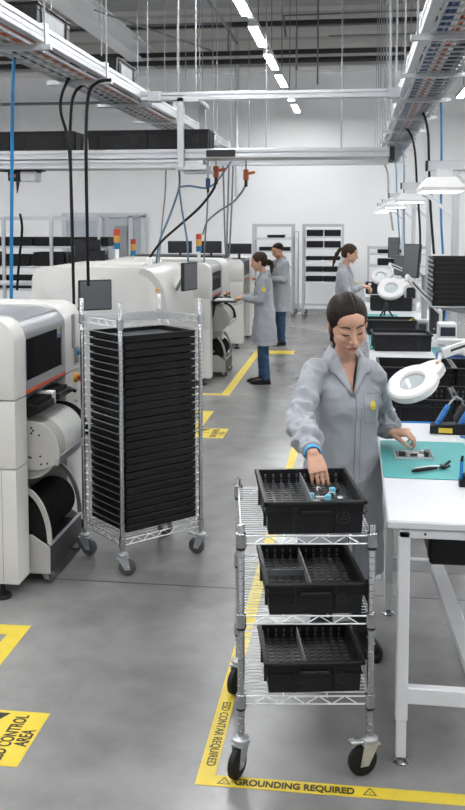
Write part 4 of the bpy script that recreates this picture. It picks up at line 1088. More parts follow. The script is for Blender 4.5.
def cable(label, pts, r, m, name='hanging_cable', n=14):
    P = [V(p) for p in pts]; out = []
    for i in range(len(P) - 1):
        a = P[max(0, i - 1)]; b = P[i]; c = P[i + 1]; d = P[min(len(P) - 1, i + 2)]
        for k in range(n):
            u = k / n
            out.append(.5 * ((2 * b) + (c - a) * u + (2 * a - 5 * b + 4 * c - d) * u * u + (3 * b - a - 3 * c + d) * u ** 3))
    out.append(P[-1])
    return tag(MB().tube(out, r, 8).build(name, m, smooth=60), label, 'cable')
cable('bright blue hose dropping behind the left machine', [(-2.46, 6.55, 3.24), (-2.48, 6.55, 2.9), (-2.52, 6.6, 2.2), (-2.56, 6.65, 1.4), (-2.57, 6.65, .6), (-2.6, 6.65, .02)], .014, 'bluecable')
cable('black cable dropping behind the tray rack, left of three strands', [(-2.36, 7.55, 3.25), (-2.43, 7.55, 3.10), (-2.44, 7.55, 2.95), (-2.38, 7.55, 2.7), (-2.36, 7.55, 2.2), (-2.37, 7.6, 1.35)], .013, 'blackcable')
cable('black cable with a loop dropping behind the tray rack, middle of three strands', [(-2.22, 7.75, 3.25), (-2.36, 7.7, 3.14), (-2.39, 7.65, 2.9), (-2.38, 7.6, 2.4), (-2.37, 7.6, 1.40)], .013, 'blackcable')
cable('black cable arching from the tray down to the grey monitor', [(-2.02, 7.6, 3.22), (-2.14, 7.6, 3.20), (-2.22, 7.6, 3.08), (-2.245, 7.6, 2.6), (-2.27, 7.7, 1.5)], .0145, 'blackcable')
def at(px_, py_, Y):
    f = V((-sin(radians(7.55)) * cos(radians(5.03)), cos(radians(7.55)) * cos(radians(5.03)), -sin(radians(5.03))))
    r = V((cos(radians(7.55)), sin(radians(7.55)), 0)); u = r.cross(f)
    d = f + r * ((px_ - 232.5) / 925) - u * ((py_ - 303) / 925)
    return V((0, 0, 2.05)) + d * (Y / d.y)
def cab(label, pix, Y0, Y1, r, m):
    n = len(pix); cable(label, [at(a, b, Y0 + (Y1 - Y0) * k / (n - 1)) for k, (a, b) in enumerate(pix)], r, m)
cab('pale blue hose dropping from the overhead carriage to the hooded machine', [(179, 170), (179, 188), (170, 215), (160, 240), (157, 258), (156, 270)], 9.1, 9.3, .011, 'paleblue')
cab('pale blue hose from the junction down to the dark tilted monitor', [(179, 187), (182, 210), (187, 240), (188, 262)], 9.1, 9.2, .010, 'paleblue')
cab('pale blue hose sagging from the junction to an orange coupling', [(179, 187), (190, 186), (205, 188), (214, 184), (221, 176), (232, 160)], 9.1, 9.4, .010, 'paleblue')
cab('thin grey cable dropping left of the pale blue hoses', [(166, 170), (165, 195), (162, 225), (159, 262)], 9.1, 9.3, .008, 'greycable')
cab('black cable running diagonally from the orange coupling to the hooded machine', [(216, 180), (213, 190), (200, 207), (180, 225), (163, 240), (152, 254), (146, 266)], 9.2, 9.1, .013, 'blackcable')
cab('pale blue hose curving from the far orange coupling to a signal tower', [(247, 180), (243, 190), (233, 202), (218, 212), (207, 222), (203, 234)], 9.2, 11.6, .011, 'paleblue')
cab('straight grey cable hanging beside the dark blue coupling', [(208, 188), (207, 215), (205, 240), (204, 262)], 9.2, 11.5, .009, 'greycable')
cab('grey vertical cable left of the far woman, first of three', [(223, 162), (224, 200), (225, 240), (226, 256)], 14, 15, .014, 'greycable')
cab('grey vertical cable left of the far woman, second of three', [(229, 162), (228, 200), (227, 240), (227, 256)], 14, 15, .014, 'greycable')
cab('grey vertical cable left of the far woman, third of three', [(233, 162), (232, 200), (230, 240), (229, 256)], 14, 15, .014, 'greycable')
cab('thin cable rising from the junction box to the aisle wall', [(20, 214), (22, 230), (19, 262), (17, 290)], 12, 12.2, .018, 'blackcable')
cab('bright blue hose curving off the right cable tray to the near bench lamp', [(432, 80), (438, 88), (441, 105), (441.5, 150), (441.5, 175), (441, 215), (443, 254)], 9.2, 9.2, .011, 'bluecable')
cab('black cable curving off the right cable tray beside the blue hose', [(418, 107), (424, 115), (428, 132), (429, 160), (430, 200), (434, 254)], 10.4, 10.4, .014, 'blackcable')
cab('black cable curving off the right cable tray, farther from the blue hose', [(405, 127), (411, 135), (415, 152), (417, 185), (420, 230), (420, 262)], 12, 12, .014, 'blackcable')
cab('pale blue hose off the right cable tray farther along the bench row', [(396, 143), (402, 150), (404, 165), (404, 190), (404, 230), (406, 280)], 13.5, 13, .012, 'paleblue')
cab('pale grey cable off the far end of the right cable tray', [(385, 165), (388, 175), (389, 200), (393, 230)], 18, 17, .02, 'greycable')
cab('pale blue hose hanging by the middle bench posts', [(393, 157), (396, 168), (397, 200), (400, 245)], 16, 15, .013, 'paleblue')
cab('thin blue cable on the post under the black tray stack', [(442, 300), (446, 312), (444, 325), (441, 345)], 8.7, 8.6, .008, 'bluecable')
def coupling(label, p, m, s):
    t = thing('hose_coupling', label, 'coupling', tuple(p)); 
    b = MB(); b.box(-.028 * s, .028 * s, -.025, .025, -.07 * s, .05 * s, .008); b.build('body', m, t)
    if m != 'darkblue': MB().bar((.0, 0, .0), (.10 * s, 0, .02 * s), .03 * s, .03 * s, bev=.005).build('lever', m, t)
    MB().tube([(0, 0, -.07 * s), (0, 0, -.14 * s)], .018 * s, 10).build('plug', 'dark', t, smooth=40)
    MB().tube([(0, 0, .05 * s), (0, 0, 2.66 - p.z)], .008, 6).build('feed_pipe', 'greycable', t)
coupling('orange hose coupling under the beam, nearer to the carriage', at(216, 171, 9.2), 'orangecable', .95)
coupling('orange hose coupling under the beam, farther along', at(246, 174, 9.2), 'orangecable', .9)
coupling('dark blue hose coupling beside the orange one', at(208, 182, 9.2), 'darkblue', .75)
# hanging rods over the hall
def rodset(label, items, z0, z1, r=.007, m='rod'):
    for k, (px_, Y, py0) in enumerate(items):
        p = at(px_, py0, Y); tag(MB().tube([(p.x, p.y, p.z), (p.x, p.y, 7.0)], r, 6).build('suspension_rod', m), label[k], 'rod')
rodset(['thin rod hanging in the haze beside the right cable tray, outermost', 'thin rod beside the right cable tray, second', 'thin rod beside the right cable tray, third', 'thin rod beside the right cable tray, fourth',
        'thin rod rising from the aisle pipe, left of the light row', 'thin rod rising behind the overhead boxes', 'pale cable rising to the roof near the upper beam'],
       [(380, 19, 150), (385, 17, 140), (390, 15.5, 132), (395, 13, 110), (213, 14, 158), (249, 16, 155), (179, 9.3, 150)], 0, 0)
# ------------------------------------------------------------------ people
from mathutils.bvhtree import BVHTree
def lerp(a, b, u): return a + (b - a) * u
def rings_at(R, z):
    R = sorted(R)
    if z <= R[0][0]: return R[0][1:]
    for a, b in zip(R, R[1:]):
        if z <= b[0]:
            u = (z - a[0]) / (b[0] - a[0]); u = u * u * (3 - 2 * u)
            return tuple(lerp(p, q, u) for p, q in zip(a[1:], b[1:]))
    return R[-1][1:]
def torso_loft(mb, R, z0, z1, n=18, grow=0., seg=36, ex=2.35):
    out = []
    for k in range(n + 1):
        z = lerp(z0, z1, k / n); rx, ry, cx, cy = rings_at(R, z); rx += grow; ry += grow
        rg = []
        for j in range(seg):
            a = 2 * pi * j / seg; c, s = cos(a), sin(a)
            rg.append((cx + rx * math.copysign(abs(c) ** (2 / ex), c), cy + ry * math.copysign(abs(s) ** (2 / ex), s), z))
        out.append(rg)
    mb.loft(out)
def limb(mb, pts, rs, seg=16, n=6):
    P = [V(p) for p in pts]; out, rr = [], []
    for i in range(len(P) - 1):
        for k in range(n):
            u = k / n; out.append(P[i].lerp(P[i + 1], u)); rr.append(lerp(rs[i], rs[i + 1], u))
    out.append(P[-1]); rr.append(rs[-1])
    for _ in range(2):
        o2 = out[:]
        for i in range(1, len(out) - 1): o2[i] = (out[i - 1] + out[i] * 2 + out[i + 1]) / 4
        out = o2
    mb.tube(out, rr, seg)
    mb.ell(out[0], rr[0] * .98, None, 14, 10); mb.ell(out[-1], rr[-1] * .98, None, 14, 10)

def hand(mb, W, d, n, t, curl=(.35, .45, .35), spread=.10, L=.178, thumb=(.75, .35), fat=1.):
    W = V(W); d = V(d).normalized(); t = V(t); t = (t - d * t.dot(d)).normalized(); nn = V(n)
    n = t.cross(d)
    if n.dot(nn) < 0: n = -n
    s = L / .178
    def P(a, b, c): return W + d * (a * s) + t * (b * s) + n * (c * s)
    # palm
    R = []
    for a, wd, th, oc in ((-.012, .025, .019, 0), (.012, .029, .018, 0), (.04, .037, .016, .001), (.07, .041, .0145, .002), (.088, .040, .012, .002)):
        rg = []
        for j in range(18):
            q = 2 * pi * j / 18; c, si = cos(q), sin(q)
            rg.append(P(a, wd * math.copysign(abs(c) ** .8, c), oc + th * math.copysign(abs(si) ** .8, si)))
        R.append(rg)
    mb.loft(R)
    mb.ell(P(.028, .020, -.010), .019 * s, None, 12, 8)
    lens = ((.044, .026, .022), (.048, .030, .023), (.045, .028, .022), (.036, .021, .019))
    for i, (b, ls) in enumerate(zip((.030, .010, -.0105, -.030), lens)):
        sp = (1.5 - i) * spread * .5; ang = 0.; p = P(.080 - .004 * abs(i - 1.2), b, .002); pts = [p - d * .012 * s, p]; rs = [.0095 * fat * s, .0094 * fat * s]
        dd = (d * cos(sp) + t * sin(sp)).normalized()
        for j, l in enumerate(ls):
            ang += curl[j] * (1 + .10 * i)
            v = dd * cos(ang) - n * sin(ang); p = p + v * (l * s); pts.append(p); rs.append((.0083, .0076, .0066)[j] * fat * s * (.88 if i == 3 else 1))
        mb.tube(pts, rs, 10); mb.ell(pts[-1], rs[-1], None, 10, 8)
        for q in (2, 3): mb.ell(pts[q], rs[q] * 1.06, None, 10, 8)
    a0 = thumb[0]; p = P(.014, .022, -.004); pts = [p]; rs = [.0145 * fat * s]
    for j, (l, ad) in enumerate(((.036, 0.), (.032, -.18), (.027, -.28))):
        aa = a0 + ad; v = d * cos(aa) * 1. + t * sin(aa) - n * (thumb[1] + .12 * j); v.normalize(); p = p + v * (l * s); pts.append(p); rs.append((.0112, .0100, .0078)[j] * fat * s)
    mb.tube(pts, rs, 10); mb.ell(pts[-1], rs[-1], None, 10, 8); mb.ell(pts[1], rs[1] * 1.05, None, 10, 8)

def head_shape(mb, Mh, male=False):
    def E(c, r, rot=None):
        m = Mh @ Matrix.Translation(V(c)) @ (rot.to_4x4() if rot is not None else Matrix())
        m = m @ Matrix.Diagonal((*r, 1))
        bmesh.ops.create_uvsphere(mb.bm, u_segments=24, v_segments=16, radius=1, matrix=m)
    j = 1.12 if male else 1.
    E((0, .016, .030), (.0725, .094, .083)); E((0, -.018, -.016), (.0645, .070, .080)); E((0, -.030, .040), (.060, .058, .050))
    E((0, -.024, -.052), (.0565 * j, .054, .046)); E((0, -.055, -.090), (.026 * j, .025, .021)); E((0, -.066, -.099), (.016 * j, .014, .011))
    E((0, -.056, -.066), (.034, .028, .028))
    for s in (-1, 1):
        E((s * .033, -.053, -.031), (.027, .026, .026)); E((s * .034, -.036, -.050), (.025, .034, .028)); E((s * .037 * j, -.016, -.062), (.022 * j, .044, .028)); E((s * .026, -.0685, .026), (.021, .0125, .0075), Matrix.Rotation(s * .10, 3, 'Y'))
        E((s * .031, -.0660, .0045), (.0168, .0155, .0128))
        E((s * .0105, -.0935, -.0365), (.0078, .0095, .0072)); E((s * .0745, .014, -.012), (.0075, .018, .029), Matrix.Rotation(s * .25, 3, 'Z'))
        E((s * .011, -.0810, -.0645), (.0150, .0090, .0048), Matrix.Rotation(s * .10, 3, 'Y')); E((s * .009, -.0800, -.0740), (.0145, .0090, .0058), Matrix.Rotation(-s * .12, 3, 'Y'))
    for k in range(9):
        u = k / 8; E((0, lerp(-.078, -.1035, u ** 1.3), lerp(.022, -.028, u)), (lerp(.0085, .0105, u), .0125, .010))
    E((0, -.1045, -.032), (.0112, .0105, .0092))
    E((0, -.085, -.052), (.010, .008, .012))

def make_person(label, loc, yaw, S=1., male=False, R=None, arms=None, headc=(0, -.07, 1.56), headrot=None, hs=1., feet=None, legs_mat='jeans', coat_z=(.46, 1.445), voxel=.0045, cvox=.008,
                hair='tail', hairm='hair', skinm='skin', vneck=(1.29, .058), fine=False, shoe='shoe', name='person', collar=True, patch=None, sleevepatch=None, tail=None, bulge=.0):
    root_loc = V(loc)
    R = R or ([(.30, .205, .165, 0, .01), (.46, .205, .165, 0, .01), (.70, .200, .158, 0, .008), (.92, .190, .140, 0, .010), (1.07, .158, .118, 0, .0), (1.20, .165, .124, 0, -.010), (1.30, .168, .112, 0, -.004), (1.37, .150, .088, 0, .006), (1.42, .098, .066, 0, .010), (1.46, .062, .055, 0, .008)] if not male else
              [(.30, .215, .165, 0, .01), (.50, .215, .165, 0, .01), (.92, .195, .145, 0, .01), (1.07, .185, .132, 0, 0.), (1.22, .195, .132, 0, -.004), (1.32, .195, .118, 0, 0), (1.38, .165, .092, 0, .006), (1.43, .105, .07, 0, .01), (1.47, .065, .058, 0, .008)])
    Mh = Matrix.Translation(V(headc)) @ (headrot or Matrix.Rotation(radians(22), 4, 'X')) @ Matrix.Scale(hs, 4)
    feet = feet or [(.085, .0, 0.), (-.085, .03, 0.)]
    b = MB()
    torso_loft(b, [(z, rx * .80, ry * .76, cx, cy) for z, rx, ry, cx, cy in R], .80, 1.445)
    nb = V((rings_at(R, 1.42)[2], .012, 1.40)); nt = Mh @ V((0, .010, -.075))
    limb(b, [nb - V((0, 0, .03)), nb.lerp(nt, .55), nt], [.062 if male else .056, .054 if male else .047, .052 if male else .047])
    head_shape(b, Mh, male)
    for (fx, fy, rz) in feet:
        s = 1 if fx > 0 else -1
        limb(b, [(s * .085, .01, .86), (lerp(s * .088, fx, .5), fy * .5 - .012, .48), (fx, fy + .015, .09)], [.072, .050, .036])
        limb(b, [(fx, fy + .02, .05), (fx + s * .01, fy - .11, .035)], [.036, .026])
    for a in arms:
        limb(b, [a['S'], a['E'], a['W']], [.044, .037, .026])
        hand(b, a['W'], a['d'], a['n'], a['t'], a.get('curl', (.35, .45, .35)), a.get('spread', .1), a.get('L', .175), a.get('thumb', (.75, .35)))
    me = remesh(b, voxel, name, 9 if fine else 3, .5)
    o = link_mesh(me, name, [skinm, 'lips'], None)
    inv = Mh.inverted()
    for p in me.polygons:
        q = inv @ p.center
        if abs(q.x) < .026 and -.0805 < q.z < -.0575 and q.y < -.080:
            if (q.x / .0265) ** 2 + ((q.z + .0685) / (.0098 if q.z < -.0685 else .0085)) ** 2 < 1: p.material_index = 1
    o.location = root_loc; o.rotation_euler = (0, 0, yaw); o.scale = (S, S, S)
    tag(o, label, 'person')
    tree = BVHTree.FromPolygons([v.co for v in me.vertices], [tuple(p.vertices) for p in me.polygons])
    # brows and lash lines
    def on_face(x, z, off=.001):
        a = Mh @ V((x, -.25, z)); d = (Mh.to_3x3() @ V((0, 1, 0))).normalized()
        h = tree.ray_cast(a, d)
        return h[0] - d * off if h[0] is not None else Mh @ V((x, -.09, z))
    for s in (-1, 1):
        e = MB(); P = [on_face(s * x, z, .0012) for x, z in ((.012, .0235), (.022, .0285), (.034, .030), (.044, .0265), (.050, .021))]
        e.tube(P, [.0026, .0040, .0040, .0030, .0014], 6); e.build('eyebrow', 'brow', o, smooth=60)
        e = MB(); P = [on_face(s * x, z, .0008) for x, z in ((.0165, -.0035), (.022, -.0065), (.031, -.0085), (.040, -.0065), (.0465, -.0025))]
        e.tube(P, [.0018, .0034, .0040, .0034, .0016], 6); e.build('eyelashes', 'brow', o, smooth=60)
        if fine:
            e = MB(); P = [on_face(s * x, z, .0003) for x, z in ((.018, .0105), (.025, .0135), (.033, .0140), (.041, .0115))]
            e.tube(P, .0007, 5); e.build('eyelid_crease', 'lips', o, smooth=60)
    if fine:
        e = MB()
        P = [on_face(x, -.0685 + .0012 * abs(x) / .02, .0004) for x in (-.021, -.014, -.006, 0, .006, .014, .021)]
        e.tube(P, .0008, 5); e.build('mouth_line', 'brow', o, smooth=60)
        e = MB()
        for s in (-1, 1): e.ell(on_face(s * .0058, -.0408, -.001), .0024, None, 8, 6)
        e.build('nostril', 'brow', o, smooth=60)
    # hair
    h = MB()
    def HE(c, r): bmesh.ops.create_uvsphere(h.bm, u_segments=40, v_segments=28, radius=1, matrix=Mh @ Matrix.Translation(V(c)) @ Matrix.Diagonal((*r, 1)))
    if male: HE((0, .018, .032), (.0765, .0985, .088))
    else:
        HE((0, .020, .033), (.0825, .1010, .0915)); HE((0, .050, -.01), (.066, .068, .070))
    hm = remesh(h, .005 if not fine else .0035, 'hair', 2)
    bm = bmesh.new(); bm.from_mesh(hm); kill = []
    for v in bm.verts:
        q = inv @ v.co
        if male: t = q.z * .80 + q.y * .75 - (-.004) - (.012 if abs(q.x) > .05 else 0)
        else: t = q.z * .78 + q.y * .86 + .025 + .10 * max(0, abs(q.x) - .02) * (1 if q.z > 0 else .4) - .015 * math.exp(-abs(q.x - .016) / .020)
        if t < 0: kill.append(v); continue
        k = min(1., t / .030); k = k * (2 - k); c = V((0, .012, .02)); c.z = min(.03, q.z)
        shrink = .0105 * (1 - k); dv = (q - c); L = dv.length
        q2 = c + dv * ((L - shrink) / L)
        if not male and q.z > 0:             # combed strands away from the parting
            a = atan2(q.x - .018, q.z); q2 *= 1 + .008 * noise.noise((a * 22, q.y * 3, 1.)) * k; q2.z -= .0035 * math.exp(-((q.x - .018) / .004) ** 2) * (1 if q.y < .05 else 0)
        v.co = Mh @ q2
    bmesh.ops.delete(bm, geom=kill, context='VERTS'); bm.to_mesh(hm); bm.free()
    ho = link_mesh(hm, 'hair', hairm, o)
    if not male:
        tp = tail or [(0, .105, .020), (0, .140, .0), (0, .150, -.07), (0, .140, -.15), (.0, .125, -.21)]
        e = MB(); pts = [Mh @ V(p) for p in tp]; n = 6; out = []; rs = []; R0 = (.017, .026, .027, .021, .006)
        for i in range(len(pts) - 1):
            for k in range(n): out.append(pts[i].lerp(pts[i + 1], k / n)); rs.append(lerp(R0[i], R0[i + 1], k / n) * (1 + .12 * sin(i * 4 + k * 2)))
        out.append(pts[-1]); rs.append(R0[-1]); e.tube(out, rs, 14); e.build('ponytail', hairm, ho, smooth=60)
        MB().ring([(.014, -.006), (.020, 0), (.014, .006)], Mh @ Matrix.Translation((0, .112, .016)) @ Matrix.Rotation(1.2, 4, 'X'), 16).build('hair_tie', 'black', ho, smooth=60)
    # coat
    c = MB(); torso_loft(c, R, coat_z[0], 1.448, 26)
    for a in arms:
        Sx, Ex, Wx = V(a['S']), V(a['E']), V(a['W']); cuff = Ex.lerp(Wx, a.get('cuff', .88))
        limb(c, [Sx, Ex, Ex.lerp(cuff, .80), cuff], [.058, .062, .060, a.get('cr', .040)] if fine else [.062, .058, .052, .042])
        c.ell(Sx, (.060, .056, .056), None, 18, 12)
        inn = V((0, Sx.y, Sx.z + .035)); c.tube([Sx + V((0, 0, .012)), Sx.lerp(inn, .6) + V((0, 0, .018))], [.052, .046], 14)
    cm = remesh(c, cvox, 'lab_coat', 14 if fine else 6, .6)
    bm = bmesh.new(); bm.from_mesh(cm); bm.normal_update(); kill = []
    zV, wV = vneck
    for v in bm.verts:
        p = v.co; rx, ry, cx, cy = rings_at(R, p.z); nrm = v.normal; x = p.x - cx
        best = 9.; ap = None
        for a in arms:
            for A, B, o_ in ((V(a['S']), V(a['E']), 0), (V(a['E']), V(a['W']), 1)):
                ab = B - A; u = max(0, min(1, (p - A).dot(ab) / ab.length_squared)); dd = (p - A - ab * u).length
                if dd < best: best = dd; ap = (u + o_, a)
        if best < .075 and abs(x) > rx * .55 or best < .07 and p.y < cy - ry * 1.15:
            u = ap[0]; wgt = .0115 if fine else .006
            ph = 5. * noise.noise(p * 9)
            dsp = wgt * (sin(u * 13 + ph) * .5 + (.45 - 2.2 * abs(noise.noise(p * 15))) + .8 * noise.noise(p * 24)) * (1.25 if .55 < u < 1.9 else .6)
        else:
            f = max(0, min(1, (1.15 - p.z) / .5)); ang = atan2(p.y - cy, x)
            dsp = .008 * noise.noise(V((p.x * 10, p.y * 10, p.z * 5 + 3))) + .0085 * (.4 - 2.2 * abs(noise.noise(V((p.x * 9 + p.z * 7, p.y * 9, p.z * 6 - p.x * 6))))) + f * .010 * noise.noise(V((cos(ang) * 2.6, sin(ang) * 2.6, p.z * .9)))
        v.co = p + nrm * dsp
    bmesh.ops.smooth_vert(bm, verts=bm.verts[:], factor=.35, use_axis_x=True, use_axis_y=True, use_axis_z=True)
    ct = BVHTree.FromBMesh(bm)
    for v in bm.verts:
        p = v.co; cx, cy = rings_at(R, p.z)[2:]; x = p.x - cx
        if p.z < coat_z[0] + cvox * 1.6: kill.append(v)
        elif p.z > zV and p.y < cy + .02 and abs(x) < wV * min(1., (p.z - zV) / (1.42 - zV)): kill.append(v)
        elif p.z > 1.435 and (x * x + (p.y - .01) ** 2) < .062 ** 2: kill.append(v)
    bmesh.ops.delete(bm, geom=kill, context='VERTS')
    bm.to_mesh(cm); bm.free()
    co_ = link_mesh(cm, 'lab_coat', 'fabric', o)
    def on_coat(x, z, off=.004):
        h_ = ct.ray_cast(V((x, -.8, z)), V((0, 1, 0)))
        if h_[0] is None:
            rx, ry, cx, cy = rings_at(R, z); return V((x, cy - ry - off, z))
        return h_[0] - V((0, off, 0))
    cx0 = rings_at(R, zV)[2]
    if collar:
        for s in (-1, 1):
            l = MB()                           # lapel: inner edge along the V, outer edge with a notch
            inner = [(cx0 + s * (.001 + (wV - .016) * u), zV - .012 + (1.436 - zV) * u) for u in (0, .25, .5, .75, 1.)]
            outer = [(cx0 + s * (.010 + .0), zV - .014), (cx0 + s * .048, zV + .040), (cx0 + s * .075, zV + .082), (cx0 + s * .098, zV + .088), (cx0 + s * .098, zV + .140)]
            rows_ = []
            for (xa, za), (xb, zb) in zip(inner, outer):
                rows_.append([on_coat(lerp(xa, xb, k / 4), lerp(za, zb, k / 4), .005 + .004 * sin(pi * k / 4) + (.003 if k == 0 else 0)) for k in range(5)])
            for r in range(4):
                for k in range(4): l.quad([rows_[r][k], rows_[r][k + 1], rows_[r + 1][k + 1], rows_[r + 1][k]])
            bmesh.ops.remove_doubles(l.bm, verts=l.bm.verts[:], dist=.0001)
            lo = l.build('lapel', 'fabric', o, smooth=60); md = lo.modifiers.new('s', 'SOLIDIFY'); md.thickness = .004; md.offset = 0
            e = MB(); e.tube([r[-1] + V((0, -.001, 0)) for r in rows_], .0011, 5); e.build('lapel_seam', 'fabric_dark', lo, smooth=60)
        l = MB(); rows_ = []
        for k in range(17):
            a = radians(-62 + 304 * k / 16 - 0)    # round the back of the neck
            ca, sa = cos(a), sin(a)
            up = .5 + .5 * sa
            rows_.append([V((cx0 + r * ca * fx, .008 + r * sa * .92, z)) for r, z, fx in ((.058, 1.425 + .045 * up, 1.), (.066, 1.440 + .046 * up, 1.), (.083, 1.412 + .034 * up, 1.1), (.099, 1.375 + .030 * up, 1.15))])
        for r in range(16):
            for k in range(3): l.quad([rows_[r][k], rows_[r][k + 1], rows_[r + 1][k + 1], rows_[r + 1][k]])
        bmesh.ops.remove_doubles(l.bm, verts=l.bm.verts[:], dist=.0001)
        lo = l.build('collar', 'fabric', o, smooth=60); md = lo.modifiers.new('s', 'SOLIDIFY'); md.thickness = .004
    e = MB(); P = [on_coat(rings_at(R, z)[2] + .012, z, .0005) for z in [zV - .01 - (zV - coat_z[0] - .03) * k / 30 for k in range(31)]]
    e.tube(P, .0022 if fine else .003, 5); e.build('front_placket', 'fabric_dark', o, smooth=60)
    if fine:
        e = MB(); P = [on_coat(rings_at(R, z)[2] + .040, z, .0) for z in [zV - .05 - (zV - coat_z[0] - .08) * k / 30 for k in range(31)]]
        e.tube(P, .0012, 5); e.build('placket_stitch', 'fabric_dark', o, smooth=60)
    if patch:
        px_, pz_ = patch
        e = MB(); C_ = on_coat(px_, pz_, .0035); ring = [on_coat(px_ + .015 * cos(2 * pi * k / 20), pz_ + .022 * sin(2 * pi * k / 20), .0035) for k in range(20)]
        for k in range(20): e.bm.faces.new([e.bm.verts.new(q) for q in (C_, ring[k], ring[(k + 1) % 20])])
        po = e.build('yellow_badge', 'yellow', o)
        e = MB(); P = [on_coat(px_ + dx, pz_ + dz, .002) for dx, dz in ((-.045, .055), (-.045, -.07), (-.03, -.085), (.028, -.085), (.040, -.07), (.040, .055), (-.045, .055))]
        Q = []
        for a_, b_ in zip(P, P[1:]): Q += [on_coat(lerp(a_.x, b_.x, k / 5), lerp(a_.z, b_.z, k / 5), .0015) for k in range(5)]
        e.tube(Q, .0012, 5); e.build('breast_pocket', 'fabric_dark', o, smooth=60)
    if sleevepatch:
        a, ps, axis = sleevepatch
        e = MB(); e.lathe([(ps, -.0015), (ps, .0015)], Matrix.Translation(V(a)) @ V(axis).to_track_quat('Z', 'Y').to_matrix().to_4x4(), 16); e.build('sleeve_badge', 'yellow', o)
    # trousers and shoes
    l = MB()
    torso_loft(l, [(z, rx * .85, ry * .82, cx_, cy) for z, rx, ry, cx_, cy in R], .78, 1.0, 6)
    for (fx, fy, rz) in feet:
        s = 1 if fx > 0 else -1
        limb(l, [(s * .085, .01, .86), (lerp(s * .088, fx, .5), fy * .5 - .012, .48), (fx, fy + .012, .085)], [.088, .066, .054])
    lm = remesh(l, .009, 'trousers', 2)
    for v in lm.vertices:
        if v.co.z < .7: v.co += v.normal * .006 * noise.noise(V((v.co.x * 12, v.co.y * 12, v.co.z * 26)))
    link_mesh(lm, 'trousers', legs_mat, o)
    for (fx, fy, rz) in feet:
        e = MB(); Rr = []
        for (y, w_, h_) in ((.072, .018, .05), (.062, .036, .075), (.03, .041, .092), (-.01, .042, .088), (-.06, .044, .066), (-.11, .050, .056), (-.155, .046, .046), (-.182, .028, .034), (-.19, .010, .022)):
            Rr.append([(fx + w_ * math.copysign(abs(cos(q)) ** .75, cos(q)), fy + y, h_ / 2 + .003 + h_ / 2 * math.copysign(abs(sin(q)) ** .6, sin(q))) for q in [2 * pi * k / 20 for k in range(20)]])
        e.loft(Rr); so = e.build('shoe', shoe, o, smooth=50)
        e = MB(); e.prism([(fx + .048 * cos(q) * (1 if sin(q) > 0 else 1.06), fy - .06 + .136 * sin(q)) for q in [2 * pi * k / 24 for k in range(24)]], 'z', .0, .020); e.build('sole', 'rubber', so, smooth=40)
    return o, Mh, on_coat, tree

# the woman at the cart: world points turned into her own frame
YAW = radians(19); RT = V((-.045, 4.375, 0)); RI = Matrix.Rotation(-YAW, 3, 'Z')
def Lp(x, y, z): return tuple(RI @ (V((x, y, z)) - RT))
def Ld(x, y, z): return tuple(RI @ V((x, y, z)))
armR = dict(S=Lp(-.188, 4.285, 1.345), E=Lp(-.240, 4.03, 1.175), W=Lp(-.163, 3.745, 1.100), d=Ld(.30, -.52, -.78), n=Ld(-.05, -.75, .66), t=Ld(1, .3, .1), curl=(.32, .42, .32), spread=.05, L=.176, thumb=(.45, .55), cuff=.86, cr=.042)
armL = dict(S=Lp(.088, 4.375, 1.330), E=Lp(.150, 4.62, 1.075), W=Lp(.186, 4.49, 1.028), d=Ld(.95, -.20, .06), n=Ld(.05, -.45, .88), t=Ld(-.1, -1, -.2), curl=(.70, .75, .5), spread=.08, L=.172, thumb=(.5, .5), cuff=.80, cr=.042)
RW_ = [(.30, .205, .165, 0, .02), (.50, .205, .160, 0, .02), (.72, .195, .150, 0, .018), (.92, .180, .140, 0, .012), (1.07, .158, .122, 0, -.004), (1.20, .170, .128, 0, -.022), (1.28, .170, .112, 0, -.016), (1.345, .150, .088, 0, -.004), (1.40, .098, .066, 0, .000), (1.45, .062, .055, 0, -.006)]
hc = Lp(-.030, 4.262, 1.583)
hr = Matrix.Rotation(radians(-4), 4, 'Z') @ Matrix.Rotation(radians(-5), 4, 'Y') @ Matrix.Rotation(radians(23), 4, 'X')
w1, Mh1, oc1, bt1 = make_person('woman in a grey lab coat reaching into the top cart bin', tuple(RT), YAW, 1., False, RW_, [armR, armL], hc, hr, 1.13, feet=[(.10, -.03, 0), (-.09, .03, 0)], legs_mat='trouser', coat_z=(.36, 1.448), voxel=.0026, cvox=.0055, fine=True, vneck=(1.262, .062), patch=(.098, 1.20),
                           tail=[(0, .100, -.03), (-.005, .122, -.05), (-.018, .122, -.09), (-.028, .108, -.13), (-.030, .095, -.16)])
# wristband and rib cuffs
wb_ = MB(); Wr = V(armR['W']); Er = V(armR['E']); dr = (Wr - Er).normalized(); mq = dr.to_track_quat('Z', 'Y').to_matrix().to_4x4()
wb_.ring([(.0315, -.012), (.0345, -.010), (.0345, .010), (.0315, .012)], Matrix.Translation(Wr - dr * .012) @ mq, 28); wbo = wb_.build('wrist_strap', 'wristband', w1, smooth=40)
for a in (armR, armL):
    A = V(a['E']); B = V(a['W']); d_ = (B - A).normalized(); mq = d_.to_track_quat('Z', 'Y').to_matrix().to_4x4(); q = A.lerp(B, a['cuff']); c = MB()
    pr = [(.036, -.036)] + [(.0415 + .0016 * (k % 2), -.032 + .0055 * k) for k in range(10)] + [(.034, .024)]
    c.ring(pr, Matrix.Translation(q + d_ * .002) @ mq, 32); c.build('cuff', 'fabric', w1, smooth=60)
# dark shirt edge visible in the neckline
e = MB(); pts = []
for u in (0, .2, .4, .6, .8, 1.):
    h_ = bt1.ray_cast(V((.012 + .040 * u, -.8, 1.275 + .125 * u)), V((0, 1, 0))); pts.append((h_[0] if h_[0] else V((.02, -.1, 1.3))) - V((0, .003, 0)))
e.tube(pts, [.004, .008, .010, .010, .009, .005], 8); e.build('undershirt', 'trouser', w1, smooth=60)

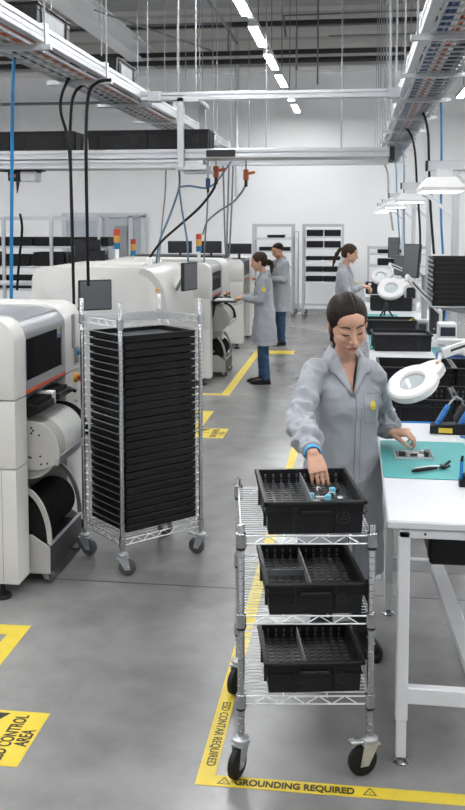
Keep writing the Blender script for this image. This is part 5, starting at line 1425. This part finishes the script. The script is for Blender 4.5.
# far woman at the machine (profile to the left)
def side_arms(ex, ey, ez, wx, wy, wz, sw=.165, sz=1.345, d=(0, -1, -.1), curl=(.25, .35, .3), th=(.5, .3)):
    return [dict(S=(s * sw, .005, sz), E=(s * ex, ey, ez), W=(s * wx, wy, wz), d=(-s * .15, d[1], d[2]), n=(0, 0.1, 1), t=(-s, 0, 0), curl=curl, thumb=th) for s in (1, -1)]
make_person('far woman in grey coat and jeans typing at the keyboard shelf', (-1.135, 11.6, 0), radians(-86), .975, arms=side_arms(.215, -.03, 1.10, .12, -.27, 1.125), headc=(0, -.07, 1.585), headrot=Matrix.Rotation(radians(16), 4, 'X'), hs=1.04, feet=[(.075, .02, 0), (-.085, -.03, 0)], coat_z=(.50, 1.448),
            sleevepatch=((.252, .0, 1.245), .028, (1, -.1, .15)), patch=(.09, 1.24), hairm='hair2', tail=[(0, .100, -.01), (0, .135, -.03), (0, .140, -.09), (0, .125, -.15), (0, .11, -.19)])
make_person('man in grey coat and jeans standing before the back rack', (-1.22, 15.3, 0), radians(-62), 1.0, male=True, arms=side_arms(.235, -.02, 1.09, .13, -.25, 1.13, .185, 1.36), headc=(0, -.06, 1.575), headrot=Matrix.Rotation(radians(24), 4, 'X'), hs=1.02, feet=[(.09, -.02, 0), (-.09, .03, 0)], coat_z=(.55, 1.45), skinm='skin2', patch=(.09, 1.22), voxel=.006, cvox=.01)
wB, MhB, ocB, btB = make_person('ponytailed woman in grey coat holding a small white part beside the benches', (-.14, 12.6, 0), radians(84), 1.01, arms=side_arms(.205, -.04, 1.10, .07, -.25, 1.17, curl=(.6, .7, .5)), headc=(0, -.075, 1.605), headrot=Matrix.Rotation(radians(16), 4, 'X'), hs=1.05, coat_z=(.50, 1.448), hairm='hair2', patch=(.09, 1.22), voxel=.005,
            tail=[(0, .100, .03), (0, .140, .02), (0, .165, -.06), (0, .170, -.15), (0, .165, -.24)])
t = thing('small_white_part', 'small white part in the fingers of the ponytailed woman', 'component', (.20, 12.58, 1.205))
MB().box(-.02, .02, -.012, .012, -.008, .016, .003).build('body', 'tubewhite', t); MB().box(-.008, .008, -.008, .008, .016, .03, .002).build('cap', 'label', t)
bpy.context.view_layer.update()
